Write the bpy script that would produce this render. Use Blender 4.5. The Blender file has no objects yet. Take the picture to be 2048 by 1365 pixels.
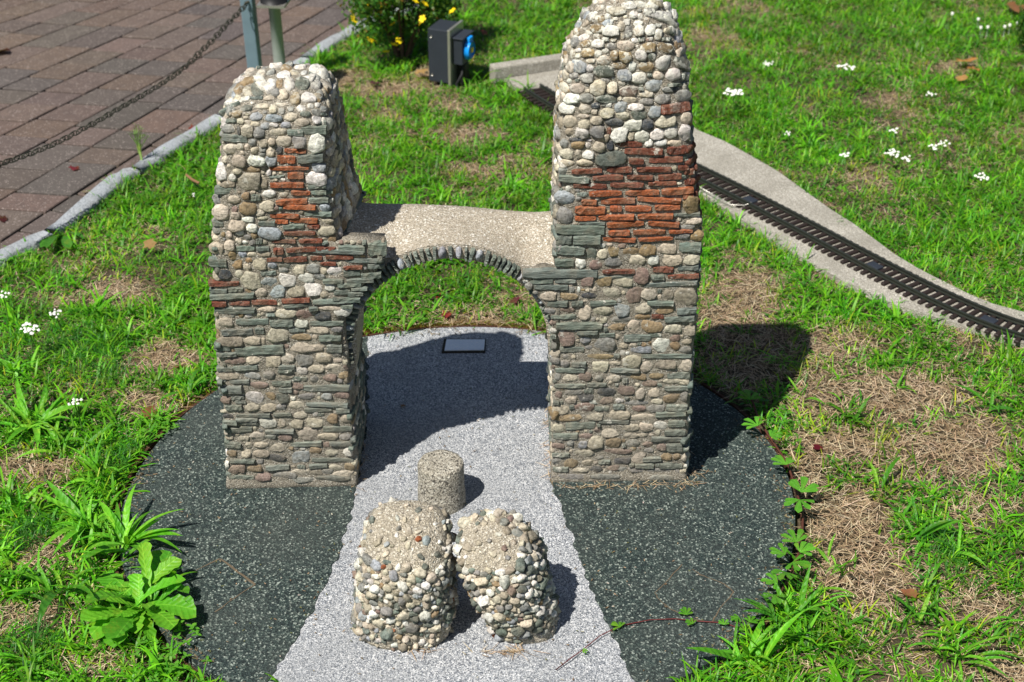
import bpy, math, random
import numpy as np
from mathutils import Vector, Matrix, noise
from mathutils.bvhtree import BVHTree
random.seed(7); rng = np.random.default_rng(7)
C = bpy.context.scene.collection
D = bpy.data
# ------------------------------------------------------------------ camera, sky, sun
TH = math.radians(30.6); FPX = 3200.0; PW, PH = 2048.0, 1365.0; CH = 1.5
cam = D.objects.new('camera', D.cameras.new('camera')); C.objects.link(cam)
cam.location = (0, 0, CH); cam.rotation_euler = (math.pi/2 - TH, 0, 0)
cam.data.sensor_width = 36; cam.data.lens = FPX*36/PW; cam.data.clip_start = .05; cam.data.clip_end = 500
cam.data.dof.use_dof = True; cam.data.dof.focus_distance = 2.32; cam.data.dof.aperture_fstop = 8.0
bpy.context.scene.camera = cam
SUN = Vector((-.362, -.442, .84)).normalized()
w = D.worlds.new('World'); bpy.context.scene.world = w; w.use_nodes = True
wn = w.node_tree.nodes; sky = wn.new('ShaderNodeTexSky'); sky.sky_type = 'NISHITA'; sky.sun_disc = False
sky.sun_elevation = math.asin(SUN.z); sky.sun_rotation = math.atan2(SUN.x, SUN.y)
w.node_tree.links.new(sky.outputs[0], wn['Background'].inputs[0]); wn['Background'].inputs[1].default_value = .05
sl = D.lights.new('sun', 'SUN'); sl.energy = 5.0; sl.angle = math.radians(.53); sl.color = (1, .955, .88)
so = D.objects.new('sun', sl); C.objects.link(so); so.rotation_euler = SUN.to_track_quat('Z', 'Y').to_euler()
vs = bpy.context.scene.view_settings; vs.view_transform = 'Standard'; vs.look = 'None'; vs.gamma = 1; vs.exposure = .38
try: vs.use_curve_mapping = False
except Exception: pass
# ------------------------------------------------------------------ helpers
ct, st = math.cos(TH), math.sin(TH); ORG = Vector((0, 0, CH))
def ray(px, py):
    x = px - PW/2; y = PH/2 - py
    return Vector((x, FPX*ct + y*st, -FPX*st + y*ct)).normalized()
def at(px, py, z=0.0):                     # ground point at height z seen there in the photograph
    d = ray(px, py); return ORG + d*((z - CH)/d.z)
def aty(px, py, Y):
    d = ray(px, py); return ORG + d*(Y/d.y)
def proj(p):
    Y = p[1]*ct - (p[2]-CH)*st; Z = p[1]*st + (p[2]-CH)*ct
    return PW/2 + FPX*p[0]/Y, PH/2 - FPX*Z/Y, Y
def tag(o, label=None, cat=None, group=None, kind=None):
    if label: o['label'] = label
    if cat: o['category'] = cat
    if group: o['group'] = group
    if kind: o['kind'] = kind
    return o
def link(name, data, parent=None, mat=None, M=None, color=None):
    o = D.objects.new(name, data); C.objects.link(o)
    if parent is not None: o.parent = parent
    if M is not None: o.matrix_basis = M
    if mat is not None and data is not None and not data.materials: data.materials.append(mat)
    if color is not None: o.color = (*color, 1)
    return o
def empty(name, loc, label, cat, group=None):
    o = link(name, None); o.location = loc; o.empty_display_size = .05
    return tag(o, label, cat, group)
def pymesh(name, V, F, smooth=False, mats=()):
    me = D.meshes.new(name); me.from_pydata([tuple(v) for v in V], [], [tuple(f) for f in F])
    if smooth: me.polygons.foreach_set('use_smooth', [True]*len(me.polygons))
    for m in mats: me.materials.append(m)
    me.update(); return me
def fastmesh(name, V, T, col=None, smooth=True):  # V (n,3), T (m,3)
    me = D.meshes.new(name); V = np.asarray(V, np.float32); T = np.asarray(T, np.int32)
    me.vertices.add(len(V)); me.vertices.foreach_set('co', V.ravel())
    me.loops.add(T.size); me.loops.foreach_set('vertex_index', T.ravel())
    me.polygons.add(len(T)); me.polygons.foreach_set('loop_start', np.arange(0, T.size, 3, dtype=np.int32))
    try: me.polygons.foreach_set('loop_total', np.full(len(T), 3, np.int32))
    except Exception: pass
    me.polygons.foreach_set('use_smooth', np.full(len(T), smooth))
    me.update(calc_edges=True); me.validate()
    if col is not None:
        a = me.color_attributes.new('Col', 'FLOAT_COLOR', 'POINT'); c4 = np.ones((len(V), 4), np.float32); c4[:, :3] = col
        a.data.foreach_set('color', c4.ravel())
    return me
def smoothstep(a, b, x):
    t = np.clip((x-a)/(b-a), 0, 1); t = t*t*(3-2*t); return float(t) if np.ndim(t) == 0 else t
# ------------------------------------------------------------------ materials
class N:
    def __init__(s, name):
        s.m = D.materials.new(name); s.m.use_nodes = True; s.t = s.m.node_tree; s.n = s.t.nodes; s.b = s.n['Principled BSDF']
        s.b.inputs['Specular IOR Level'].default_value = .3
    def new(s, k, **kw):
        x = s.n.new('ShaderNode'+k)
        for a, v in kw.items(): setattr(x, a, v)
        return x
    def set(s, sock, v):
        if hasattr(v, 'is_linked'): s.t.links.new(v, sock)
        elif isinstance(v, tuple) and len(v) == 3 and sock.type == 'RGBA': sock.default_value = (*v, 1)
        else: sock.default_value = v
    def mix(s, f, a, b, blend='MIX'):
        x = s.new('MixRGB', blend_type=blend)
        for k, v in zip(('Fac', 'Color1', 'Color2'), (f, a, b)): s.set(x.inputs[k], v)
        return x.outputs[0]
    def noise(s, vec, scale, detail=4, rough=.6, out='Fac'):
        x = s.new('TexNoise'); s.t.links.new(vec, x.inputs['Vector']); x.inputs['Scale'].default_value = scale
        x.inputs['Detail'].default_value = detail; x.inputs['Roughness'].default_value = rough; return x.outputs[out]
    def voro(s, vec, scale, out='Distance', feature='F1'):
        x = s.new('TexVoronoi', feature=feature); s.t.links.new(vec, x.inputs['Vector']); x.inputs['Scale'].default_value = scale
        return x.outputs[out]
    def ramp(s, f, stops, interp='LINEAR'):
        x = s.new('ValToRGB'); x.color_ramp.interpolation = interp; e = x.color_ramp.elements
        while len(e) < len(stops): e.new(.5)
        for el, (p, c) in zip(e, stops): el.position = p; el.color = (*c, 1) if isinstance(c, tuple) else (c, c, c, 1)
        s.t.links.new(f, x.inputs[0]); return x.outputs[0]
    def coord(s, which='Object'): return s.new('TexCoord').outputs[which]
    def pos(s): return s.new('NewGeometry').outputs['Position']
    def math(s, op, a, b=0.0):
        x = s.new('Math', operation=op); s.set(x.inputs[0], a); s.set(x.inputs[1], b); return x.outputs[0]
    def bump(s, h, strength, dist, prev=None):
        x = s.new('Bump'); x.inputs['Strength'].default_value = strength; x.inputs['Distance'].default_value = dist
        s.t.links.new(h, x.inputs['Height'])
        if prev is not None: s.t.links.new(prev, x.inputs['Normal'])
        return x.outputs[0]
    def done(s, col, rough=.8, normal=None):
        s.set(s.b.inputs['Base Color'], col); s.set(s.b.inputs['Roughness'], rough)
        if normal is not None: s.t.links.new(normal, s.b.inputs['Normal'])
        return s.m
def src_color(m, attr):
    if attr:
        a = m.new('Attribute'); a.attribute_name = 'Col'; return a.outputs['Color']
    return m.new('ObjectInfo').outputs['Color']
def stone_mat(name, attr=False, streak=False, brick=False):
    m = N(name); col = src_color(m, attr); P = m.pos()
    if streak:
        mp = m.new('Mapping'); m.t.links.new(P, mp.inputs[0]); mp.inputs['Scale'].default_value = (.25, .25, 1.6); V = mp.outputs[0]
    else: V = P
    n1 = m.noise(V, 190, 5, .65); n2 = m.noise(P, 900, 3, .7); n3 = m.noise(P, 60, 3)
    f1 = m.ramp(n1, [(.28, .32), (.47, .88), (.62, 1.18), (.75, 1.55)])
    c = m.mix(1.0, col, f1, 'MULTIPLY')
    dirt = m.noise(P, 26, 5, .65); c = m.mix(m.ramp(dirt, [(.5, 0.0), (.68, .5)]), c, m.mix(.6, c, (.17, .15, .12)))
    c = m.mix(m.ramp(n3, [(.45, 0.0), (.7, .55)]), c, m.mix(.5, c, (.36, .30, .21)))
    c = m.mix(m.ramp(n2, [(.57, 0.0), (.68, .45)]), c, (.05, .045, .04))          # mineral specks
    c = m.mix(m.ramp(m.noise(P, 420, 2), [(.6, 0.0), (.72, .35)]), c, (.5, .47, .42))
    sp = m.new('SeparateXYZ'); m.t.links.new(P, sp.inputs[0]); top = m.ramp(m.math('MULTIPLY', sp.outputs[2], 1.0), [(.60, 0.0), (.74, 1.0)])
    lich = m.math('MULTIPLY', m.ramp(m.noise(P, 75, 5, .7), [(.50, 0.0), (.56, .85)]), top); c = m.mix(lich, c, (.70, .69, .60))
    spot = m.ramp(m.noise(P, 48, 4, .7), [(.64, 0.0), (.68, .7)]); c = m.mix(spot, c, (.56, .54, .47))
    b = m.bump(n1, .9, .0035); b = m.bump(n2, .6, .001, b)
    return m.done(c, .8 if not brick else .9, b)
def grit_mat(name, base, dark, light, sc=700, bump=.6, big=(25, .35), tint=(.3, .25, .18)):
    m = N(name); P = m.pos()
    v = m.new('TexVoronoi'); m.t.links.new(P, v.inputs['Vector']); v.inputs['Scale'].default_value = sc
    sep = m.new('SeparateColor'); m.t.links.new(v.outputs['Color'], sep.inputs[0])
    n = len(base)
    c = m.ramp(sep.outputs[0], [(i/n, b) for i, b in enumerate(base)], 'CONSTANT')
    c = m.mix(m.ramp(m.noise(P, sc*1.7, 2), [(.42, .8), (.55, 0.0)]), c, dark)
    c = m.mix(m.ramp(sep.outputs[1], [(.86, 0.0), (.99, .9)]), c, light)
    c = m.mix(m.ramp(m.noise(P, big[0], 5, .6), [(.42, 0.0), (.75, big[1])]), c, tint)
    h = m.bump(v.outputs['Distance'], bump, .0015); h = m.bump(m.noise(P, sc*.35, 4), bump, .002, h)
    return m.done(c, .85, h)
M_cob = stone_mat('river_stone'); M_cob_a = stone_mat('river_stone_mixed', attr=True)
M_slate = stone_mat('green_slate', streak=True); M_brick = stone_mat('terracotta', brick=True)
M_mortar = grit_mat('mortar', [(.32, .285, .225), (.40, .36, .285), (.24, .215, .17), (.47, .43, .35)], (.07, .062, .05), (.62, .59, .52), 620, 1.0, (18, .5), (.27, .24, .19))
M_deck = grit_mat('exposed_aggregate', [(.45, .39, .31), (.54, .48, .38), (.33, .29, .22), (.58, .52, .43)], (.14, .125, .10), (.78, .76, .7), 430, .8, (9, .3), (.36, .3, .22))
M_path = grit_mat('pale_granite_chippings', [(.36, .38, .41), (.58, .60, .62), (.17, .19, .22), (.70, .71, .72), (.46, .48, .51)], (.045, .05, .06), (.85, .85, .85), 560, .8, (6, .6), (.25, .26, .27))
M_dark = grit_mat('dark_green_chippings', [(.022, .038, .036), (.052, .080, .070), (.03, .048, .047), (.115, .15, .13), (.015, .025, .025), (.04, .062, .058)], (.007, .010, .012), (.34, .39, .34), 400, 1.0, (5, .55), (.06, .068, .06))
M_mound = grit_mat('sandy_concrete', [(.42, .37, .28), (.52, .46, .35), (.3, .26, .2), (.58, .52, .42)], (.12, .11, .09), (.75, .72, .62), 480, 1.0, (20, .4), (.3, .26, .19))
M_bed = grit_mat('track_bed_concrete', [(.42, .39, .33), (.50, .47, .40), (.36, .34, .29), (.54, .51, .45)], (.14, .13, .11), (.66, .63, .56), 420, .8, (9, .75), (.22, .205, .17))
def pits(mat):
    m = N.__new__(N); m.m = mat; m.t = mat.node_tree; m.n = m.t.nodes; m.b = m.n['Principled BSDF']; P = m.pos()
    src = m.b.inputs['Base Color'].links[0].from_socket; nz = m.noise(P, 230, 3, .6)
    c = m.mix(m.ramp(nz, [(.57, 0.0), (.63, .85)]), src, (.05, .045, .04)); m.t.links.new(c, m.b.inputs['Base Color'])
    old = m.b.inputs['Normal'].links[0].from_socket; x = m.bump(m.ramp(nz, [(.57, 1.0), (.64, 0.0)]), 1.0, .002, old); m.t.links.new(x, m.b.inputs['Normal']); return mat
M_stub = grit_mat('pitted_concrete', [(.46, .43, .36), (.52, .49, .41), (.4, .37, .3)], (.10, .085, .07), (.6, .58, .5), 330, 1.0, (30, .4), (.2, .18, .13)); pits(M_stub)
def plain(name, col, rough=.6, metal=0.0, var=.25, sc=40, bump=0.0):
    m = N(name); P = m.coord(); n = m.noise(P, sc, 5)
    c = m.mix(m.ramp(n, [(.3, var), (.7, 0.0)]), col, tuple(x*.45 for x in col))
    m.b.inputs['Metallic'].default_value = metal
    return m.done(c, rough, m.bump(n, bump, .002) if bump else None)
M_rust = plain('rusty_steel', (.10, .045, .028), .8, .3, .6, 60, .4)
M_rail = plain('rail_metal', (.055, .062, .05), .45, .6, .3, 80)
M_sleeper = plain('brown_sleeper', (.026, .018, .016), .6, 0, .3, 80)
M_anth = plain('anthracite_metal', (.035, .042, .055), .5, .2, .3, 30)
M_steel = plain('brushed_steel', (.55, .53, .48), .4, .8, .2, 60)
M_blue = plain('blue_plastic', (.01, .30, .90), .35, 0, .1)
M_black = plain('black_plastic', (.012, .012, .013), .5)
M_galv = plain('galvanised_post', (.20, .29, .34), .5, .3, .35, 22, .1)
M_pipe = plain('weathered_pipe', (.40, .45, .40), .5, .3, .5, 14, .1)
M_chain = plain('oxidised_chain', (.06, .06, .045), .55, .5, .5, 30)
M_soilcrack = plain('soil_filled_crack', (.13, .10, .065), .95, 0, .4, 90)
def paver_mat():
    m = N('concrete_paver'); P = m.pos(); col = src_color(m, False)
    v = m.new('TexVoronoi'); m.t.links.new(P, v.inputs['Vector']); v.inputs['Scale'].default_value = 380
    sep = m.new('SeparateColor'); m.t.links.new(v.outputs['Color'], sep.inputs[0])
    c = m.mix(m.ramp(m.noise(P, 30, 5), [(.35, .35), (.7, 0.0)]), col, (.05, .04, .038))
    c = m.mix(m.ramp(m.noise(P, 330, 3), [(.4, .5), (.6, 0.0)]), c, (.055, .042, .038))
    c = m.mix(m.ramp(sep.outputs[0], [(.93, 0.0), (.96, .45)]), c, (.42, .36, .33))
    return m.done(c, .85, m.bump(m.noise(P, 260, 4), .5, .0015))
M_paver = paver_mat()
def kerb_mat():
    m = N('grey_granite'); P = m.pos()
    c = m.ramp(m.noise(P, 260, 4, .8), [(.3, (.16, .18, .205)), (.5, (.34, .37, .40)), (.7, (.50, .52, .54))])
    c = m.mix(m.ramp(m.noise(P, 14, 4), [(.4, 0.0), (.7, .5)]), c, (.24, .24, .22))
    return m.done(c, .8, m.bump(m.noise(P, 55, 5, .7), 1.0, .010))
M_kerb = kerb_mat()
def soil_mat():
    m = N('soil_and_thatch'); P = m.pos()
    c = m.ramp(m.noise(P, 9, 6, .65), [(.3, (.03, .026, .012)), (.5, (.08, .06, .033)), (.65, (.15, .11, .065))])
    mp = m.new('Mapping'); m.t.links.new(P, mp.inputs[0]); mp.inputs['Scale'].default_value = (1, .3, 1)
    c = m.mix(m.ramp(m.noise(mp.outputs[0], 330, 4, .7), [(.4, .8), (.62, 0.0)]), c, (.035, .026, .016))
    c = m.mix(m.ramp(m.noise(P, 500, 2), [(.6, 0.0), (.7, .6)]), c, (.33, .26, .16))
    return m.done(c, .95, m.bump(m.noise(P, 160, 5), 1.0, .006))
M_soil = soil_mat()
M_moss = plain('joint_moss', (.036, .034, .012), .95, 0, .6, 30, .8)
def leaf_mat(name, attr=True, vein=False):
    m = N(name); col = src_color(m, attr); P = m.pos()
    c = m.mix(m.ramp(m.noise(P, 120, 3), [(.35, .45), (.65, 0.0)]), col, m.mix(1.0, col, (.55, .7, .5), 'MULTIPLY'))
    c = m.mix(m.ramp(m.noise(P, 38, 4, .7), [(.52, 0.0), (.72, .55)]), c, m.mix(.7, c, (.34, .36, .03)))
    nrm = None
    if vein:
        sp = m.new('SeparateXYZ'); m.t.links.new(m.coord(), sp.inputs[0]); ay = m.math('ABSOLUTE', sp.outputs[1])
        w_ = m.math('SINE', m.math('MULTIPLY', m.math('SUBTRACT', sp.outputs[0], m.math('MULTIPLY', ay, .9)), 62.0))
        vv = m.ramp(w_, [(.75, 0.0), (1.0, .35)]); c = m.mix(vv, c, m.mix(1.0, c, (1.5, 1.3, 1.6), 'MULTIPLY'))
        c = m.mix(m.ramp(ay, [(.0, .8), (.012, 0.0)]), c, m.mix(1.0, c, (2.0, 1.5, 2.2), 'MULTIPLY'))
        nrm = m.bump(w_, .25, .002); nrm = m.bump(m.noise(P, 90, 3), .4, .004, nrm)
    m.done(c, .45, nrm); m.b.inputs['Specular IOR Level'].default_value = .35
    tr = m.new('BsdfTranslucent'); m.t.links.new(m.mix(1.0, c, (1.25, 1.35, .5), 'MULTIPLY'), tr.inputs[0])
    mx = m.new('MixShader'); mx.inputs[0].default_value = .38
    out = m.n['Material Output']; m.t.links.new(m.b.outputs[0], mx.inputs[1]); m.t.links.new(tr.outputs[0], mx.inputs[2]); m.t.links.new(mx.outputs[0], out.inputs[0])
    return m.m
M_blade = leaf_mat('grass_blade'); M_leaf = leaf_mat('weed_leaf', attr=False, vein=True)
def straw_mat():
    m = N('dry_straw'); return m.done(src_color(m, True), .8)
M_straw = straw_mat()
M_flower = plain('white_petals', (.8, .8, .74), .7, 0, .1); M_yel = plain('yellow_petals', (.80, .60, .008), .6, 0, .1)
M_dead = leaf_mat('fallen_leaf', attr=False)
# ------------------------------------------------------------------ loose shapes
def box(x0, x1, y0, y1, z0, z1, V=None, F=None):
    V = [] if V is None else V; F = [] if F is None else F; b = len(V)
    V += [(x0,y0,z0),(x1,y0,z0),(x1,y1,z0),(x0,y1,z0),(x0,y0,z1),(x1,y0,z1),(x1,y1,z1),(x0,y1,z1)]
    F += [(b,b+3,b+2,b+1),(b+4,b+5,b+6,b+7),(b,b+1,b+5,b+4),(b+1,b+2,b+6,b+5),(b+2,b+3,b+7,b+6),(b+3,b,b+4,b+7)]
    return V, F
def bevel(o, wd, seg=2):
    b = o.modifiers.new('bevel', 'BEVEL'); b.width = wd; b.segments = seg; b.limit_method = 'ANGLE'; return o
def tube(pts, r, n=6, rs=None, V=None, F=None, cap=True):
    V = [] if V is None else V; F = [] if F is None else F; base = len(V); pts = [Vector(p) for p in pts]
    up = Vector((0, 0, 1))
    for i, p in enumerate(pts):
        t = (pts[min(i+1, len(pts)-1)] - pts[max(i-1, 0)]).normalized()
        a = t.cross(up); a = a.normalized() if a.length > .05 else Vector((1, 0, 0)); b = t.cross(a).normalized()
        rr = rs[i] if rs else r
        for k in range(n):
            q = 2*math.pi*k/n; V.append(tuple(p + a*math.cos(q)*rr + b*math.sin(q)*rr))
    for i in range(len(pts)-1):
        for k in range(n):
            k2 = (k+1) % n; F.append((base+i*n+k, base+i*n+k2, base+(i+1)*n+k2, base+(i+1)*n+k))
    if cap: F.append(tuple(base+k for k in range(n))); F.append(tuple(base+(len(pts)-1)*n+k for k in reversed(range(n))))
    return V, F
# stone variants: unit size pieces (x width, y height, z outward)
def cobble_variant(seed, ang=.0, n=9):
    r = random.Random(seed); e = r.choice([2.1, 2.4, 2.9, 3.4]) if ang < .05 else r.choice([2.8, 3.6, 4.6, 6]); R = []
    ph = r.uniform(0, 6.28); am = r.uniform(.02, .12); am3 = r.uniform(0, .08); ph3 = r.uniform(0, 6.28)
    for k in range(n):
        a = 2*math.pi*(k + r.uniform(-.22, .22))/n; c, s = math.cos(a), math.sin(a)
        q = (abs(c)**e + abs(s)**e)**(-1/e)*(1 + am*math.cos(2*a+ph) + am3*math.cos(3*a+ph3) + r.uniform(-ang, ang))
        R.append((c*q*.5, s*q*.5))
    V = []; F = []
    tx, ty = r.uniform(-.3, .3), r.uniform(-.3, .3); sh = r.uniform(.84, .93) if ang < .05 else r.uniform(.92, .97); inn = r.uniform(.5, .7) if ang < .05 else r.uniform(.68, .84); jj = .05 + ang
    for sc, z in ((.95, -.5), (1.0, .0), (sh, .28), (inn, .43)):
        for (x, y) in R:
            j = r.uniform(-jj, jj); q = 1 + (r.uniform(-.06, .06) if z > .4 else 0); V.append((x*sc*q, y*sc*q, z + ((j + tx*x + ty*y) if z > .1 else 0)))
    V.append((r.uniform(-.12, .12), r.uniform(-.12, .12), .47))
    for i in range(3):
        for k in range(n):
            k2 = (k+1) % n; F.append((i*n+k, i*n+k2, (i+1)*n+k2, (i+1)*n+k))
    for k in range(n): F.append((3*n+k, 3*n+(k+1) % n, 4*n))
    return V, F
def slab_variant(seed, rag=.03, edge=.09):
    r = random.Random(seed); nx = 6; top = []; bot = []
    sl = r.uniform(-.06, .06); te = r.uniform(.55, 1.0), r.uniform(.55, 1.0)
    for i in range(nx+1):
        x = -.5 + i/nx; k = te[0] if i == 0 else te[1] if i == nx else 1
        top.append((x + r.uniform(-.01, .01), .5*k + sl*x + r.uniform(-edge, edge*.6)))
        bot.append((x + r.uniform(-.01, .01), -.5*k + sl*x + r.uniform(-edge*.6, edge)))
    V = []; F = []
    prof = [(-.5, 1.0), (.34, 1.0), (.5, .72)]
    for z, s in prof:
        for (x, y) in top: V.append((x*(1 if s == 1 else .975), y*s, z + (r.uniform(-.13, .07) if z > 0 else 0)))
        for (x, y) in reversed(bot): V.append((x*(1 if s == 1 else .975), y*s, z + (r.uniform(-.13, .07) if z > 0 else 0)))
    n = 2*(nx+1)
    for i in range(2):
        for k in range(n):
            k2 = (k+1) % n; F.append((i*n+k2, i*n+k, (i+1)*n+k, (i+1)*n+k2))
    for i in range(nx): a = 2*n+i; b = 2*n+i+1; c = 2*n + n-2-i; d = 2*n+n-1-i; F.append((d, c, b, a))
    return V, F
VAR = {'cobble': [cobble_variant(i, .03 if i < 12 else .09, 9) for i in range(28)],
       'slate': [slab_variant(100+i) for i in range(10)], 'brick': [slab_variant(200+i, edge=.05) for i in range(8)]}
MATS = {'cobble': M_cob, 'slate': M_slate, 'brick': M_brick}
ME = {k: [pymesh(k, v, f, smooth=(k == 'cobble'), mats=(MATS[k],)) for v, f in L] for k, L in VAR.items()}
for k in ('slate', 'brick'):
    for me in ME[k]:
        me.polygons.foreach_set('use_smooth', [False]*len(me.polygons))
def tri(F):
    T = []
    for f in F:
        for i in range(1, len(f)-1): T.append((f[0], f[i], f[i+1]))
    return T
VARN = {k: [(np.array(v), np.array(tri(f))) for v, f in L] for k, L in VAR.items()}
def joined(name, items, parent, offset, mat):
    if not items: return
    Vs = []; Ts = []; Cs = []; b = 0
    for kind, vi, Mx, col in items:
        v, t = VARN[kind][vi]; A = np.array(Mx); q = v @ A[:3, :3].T + A[:3, 3] - np.array(offset)
        Vs.append(q); Ts.append(t + b); Cs.append(np.tile(col, (len(v), 1))); b += len(v)
    o = link(name, fastmesh(name, np.concatenate(Vs), np.concatenate(Ts), np.concatenate(Cs)), parent, mat); o['kind'] = 'stuff'; return o
PAL = dict(w=(.72, .70, .63), c=(.54, .48, .37), g=(.25, .25, .23), b=(.33, .36, .38), d=(.05, .06, .07), s=(.15, .185, .158),
           S=(.13, .15, .125), o=(.30, .215, .115), p=(.25, .175, .145), e=(.33, .29, .22), r=(.30, .088, .032), R=(.165, .052, .030))
def jit(c, a=.2, h=.035):
    k = random.uniform(1-a, 1+a); return tuple(max(.004, x*k*random.uniform(1-h, 1+h)) for x in c)
# ------------------------------------------------------------------ ruin bodies
K = .0313; RUIN = Vector((-.09, 2.16, .012))
def rrect(x0, x1, y0, y1, r, m=5, sd=10):
    P = []
    cs = [((x0+r, y0+r), math.pi), ((x1-r, y0+r), 1.5*math.pi), ((x1-r, y1-r), 0), ((x0+r, y1-r), .5*math.pi)]
    for i, ((cx, cy), a0) in enumerate(cs):
        arc = [(cx + r*math.cos(a0+.5*math.pi*j/m), cy + r*math.sin(a0+.5*math.pi*j/m)) for j in range(m+1)]
        P += arc
        (nx, ny), a1 = cs[(i+1) % 4]; e = (nx + r*math.cos(a1), ny + r*math.sin(a1)); s = arc[-1]
        P += [(s[0]+(e[0]-s[0])*j/sd, s[1]+(e[1]-s[1])*j/sd) for j in range(1, sd)]
    return P
def loft(levels, dz=.009, flare=None):
    L = []; zs = [l[0] for l in levels]
    cols = [np.array([l[i] for l in levels]) for i in range(1, 6)]
    z = zs[0]; fine = list(np.arange(zs[0], zs[-1], dz)) + [q for q in zs if q > zs[-1]-.04]
    fine = sorted(set(round(float(q), 5) for q in fine))
    V = []; F = []; n = None
    for q in fine:
        x0, x1, y0, y1, r = [float(np.interp(q, zs, c)) for c in cols]
        r = min(r, (x1-x0)/2*.98, (y1-y0)/2*.98)
        P = rrect(x0, x1, y0, y1, r); n = len(P)
        for (x, y) in P:
            if flare and x > (x0+x1)/2: x = x + float(np.interp(q, flare[0], flare[1]))*((x-(x0+x1)/2)/((x1-x0)/2))*max(0, y)/.15
            y2 = 2.083 + K*x + y
            d = noise.noise(Vector((x*45, y2*45, q*45)))*.0022
            V.append((x + d, y2 + d, q + d*.6))
    m = len(fine)
    for i in range(m-1):
        for k in range(n):
            k2 = (k+1) % n; F.append((i*n+k, i*n+k2, (i+1)*n+k2, (i+1)*n+k))
    F.append(tuple(reversed(range(n)))); F.append(tuple((m-1)*n+k for k in range(n)))
    return V, F
LEFT = [(-.0, -.456,-.247,.000,.200,.006),(.012,-.455,-.247,0,.2,.006),(.03,-.450,-.247,.004,.2,.008),(.30,-.444,-.250,.004,.195,.010),(.40,-.438,-.252,.004,.19,.012),(.44,-.435,-.254,.004,.19,.014),(.47,-.431,-.257,.004,.18,.02),
        (.50,-.425,-.258,.005,.172,.022),(.59,-.411,-.259,.006,.158,.022),(.615,-.407,-.259,.008,.15,.024),(.635,-.402,-.261,.014,.150,.028),(.650,-.392,-.266,.026,.147,.034),(.660,-.374,-.276,.042,.14,.036),(.666,-.345,-.292,.060,.125,.03)]
RIGHT = [(-.0,.062,.281,.000,.20,.006),(.03,.064,.279,.004,.2,.008),(.30,.060,.277,.004,.195,.010),(.40,.062,.279,.004,.19,.012),(.435,.064,.278,.004,.18,.014),(.50,.065,.270,.006,.17,.022),(.58,.066,.259,.008,.16,.028),
         (.64,.069,.251,.011,.155,.034),(.68,.074,.246,.017,.15,.04),(.715,.083,.238,.018,.118,.045),(.748,.096,.226,.026,.108,.04),(.772,.113,.21,.036,.098,.03),(.785,.135,.19,.046,.088,.02)]
def prism(poly, y0, y1, sd=1):   # extruded along y, on the skewed front line
    V = []; F = []; n = len(poly)
    for y in (y0, y1):
        for (x, z) in poly: V.append((x, 2.083 + K*x + y, z))
    F.append(tuple(range(n))); F.append(tuple(reversed(range(n, 2*n))))
    for k in range(n): k2 = (k+1) % n; F.append((k2, k, n+k, n+k2))
    return V, F
def merge(*parts):
    V = []; F = []
    for v, f in parts:
        b = len(V); V += list(v); F += [tuple(i+b for i in q) for q in f]
    return V, F
spandL = prism([(-.270,.25),(-.256,.25),(-.256,.30),(-.246,.325),(-.230,.352),(-.212,.377),(-.196,.394),(-.187,.436),(-.270,.440)], .003, .034)
spandR = prism([(.072,.25),(.072,.383),(.014,.383),(.016,.372),(.034,.350),(.049,.328),(.061,.300),(.063,.25)], .003, .034)
bodyL = merge(loft(LEFT, flare=([.0, .40, .43, .50, .60, .66], [0, 0, .019, .013, .007, .003])), spandL); bodyR = merge(loft(RIGHT), spandR)
ruin = empty('stone_ruin', RUIN, 'miniature ruin of two rubble stone towers joined by a slate edged arch', 'ruin')
def rel(V, L): return [(v[0]-L[0], v[1]-L[1], v[2]-L[2]) for v in V]
towerL = link('tower', pymesh('tower', rel(bodyL[0], RUIN), bodyL[1], True, (M_mortar,)), ruin); tag(towerL, 'lower left tower with a flat top and a narrow brick patch')
towerR = link('tower', pymesh('tower', rel(bodyR[0], RUIN), bodyR[1], True, (M_mortar,)), ruin); tag(towerR, 'taller right tower with a domed top and a broad brick patch')
bvL = BVHTree.FromPolygons([Vector(v) for v in bodyL[0]], bodyL[1]); bvR = BVHTree.FromPolygons([Vector(v) for v in bodyR[0]], bodyR[1])
# arch span: concrete vault with its sculpted top
AC = (-.0925, .25); RI = .148
def deck_top(x, t):
    ext = AC[1] + math.sqrt(max(.0, .172**2 - (x-AC[0])**2)) if abs(x-AC[0]) < .172 else .0
    zf = max(ext, .383 if x > -.02 else .0)
    if x < -.17: zf = max(zf, .395 + .5*(-.17-x))
    zb = float(np.interp(x, [-.27, -.22, -.16, -.09, -.02, .03, .07], [.437, .430, .427, .424, .416, .411, .413]))
    s = float(smoothstep(0, .75, np.array(t))); z = zf + (zb-zf)*s
    if t > .82: z -= .03*((t-.82)/.18)**2
    return z
V = []; F = []; NX, NY = 46, 16
xs = np.linspace(-.272, .075, NX)
for j in range(NY):
    t = j/(NY-1)
    for x in xs:
        V.append((x, 2.083+K*x+.024+.150*t, deck_top(x, t) + noise.noise(Vector((x*30, t*5, 0)))*.0012))
for j in range(NY-1):
    for i in range(NX-1): a = j*NX+i; F.append((a, a+1, a+NX+1, a+NX))
def under(x): return AC[1] + math.sqrt(RI**2-(x-AC[0])**2) if abs(x-AC[0]) < RI else .2
b0 = len(V)
for j in (0, NY-1):
    for x in xs:
        V.append((x, 2.083+K*x+.024+.150*(j/(NY-1)), min(under(x), V[j*NX+list(xs).index(x)][2]-.002)))
for i in range(NX-1):
    F.append((b0+i, b0+i+1, i+1, i)); F.append(((NY-1)*NX+i, (NY-1)*NX+i+1, b0+NX+i+1, b0+NX+i)); F.append((b0+NX+i, b0+NX+i+1, b0+i+1, b0+i))
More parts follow.
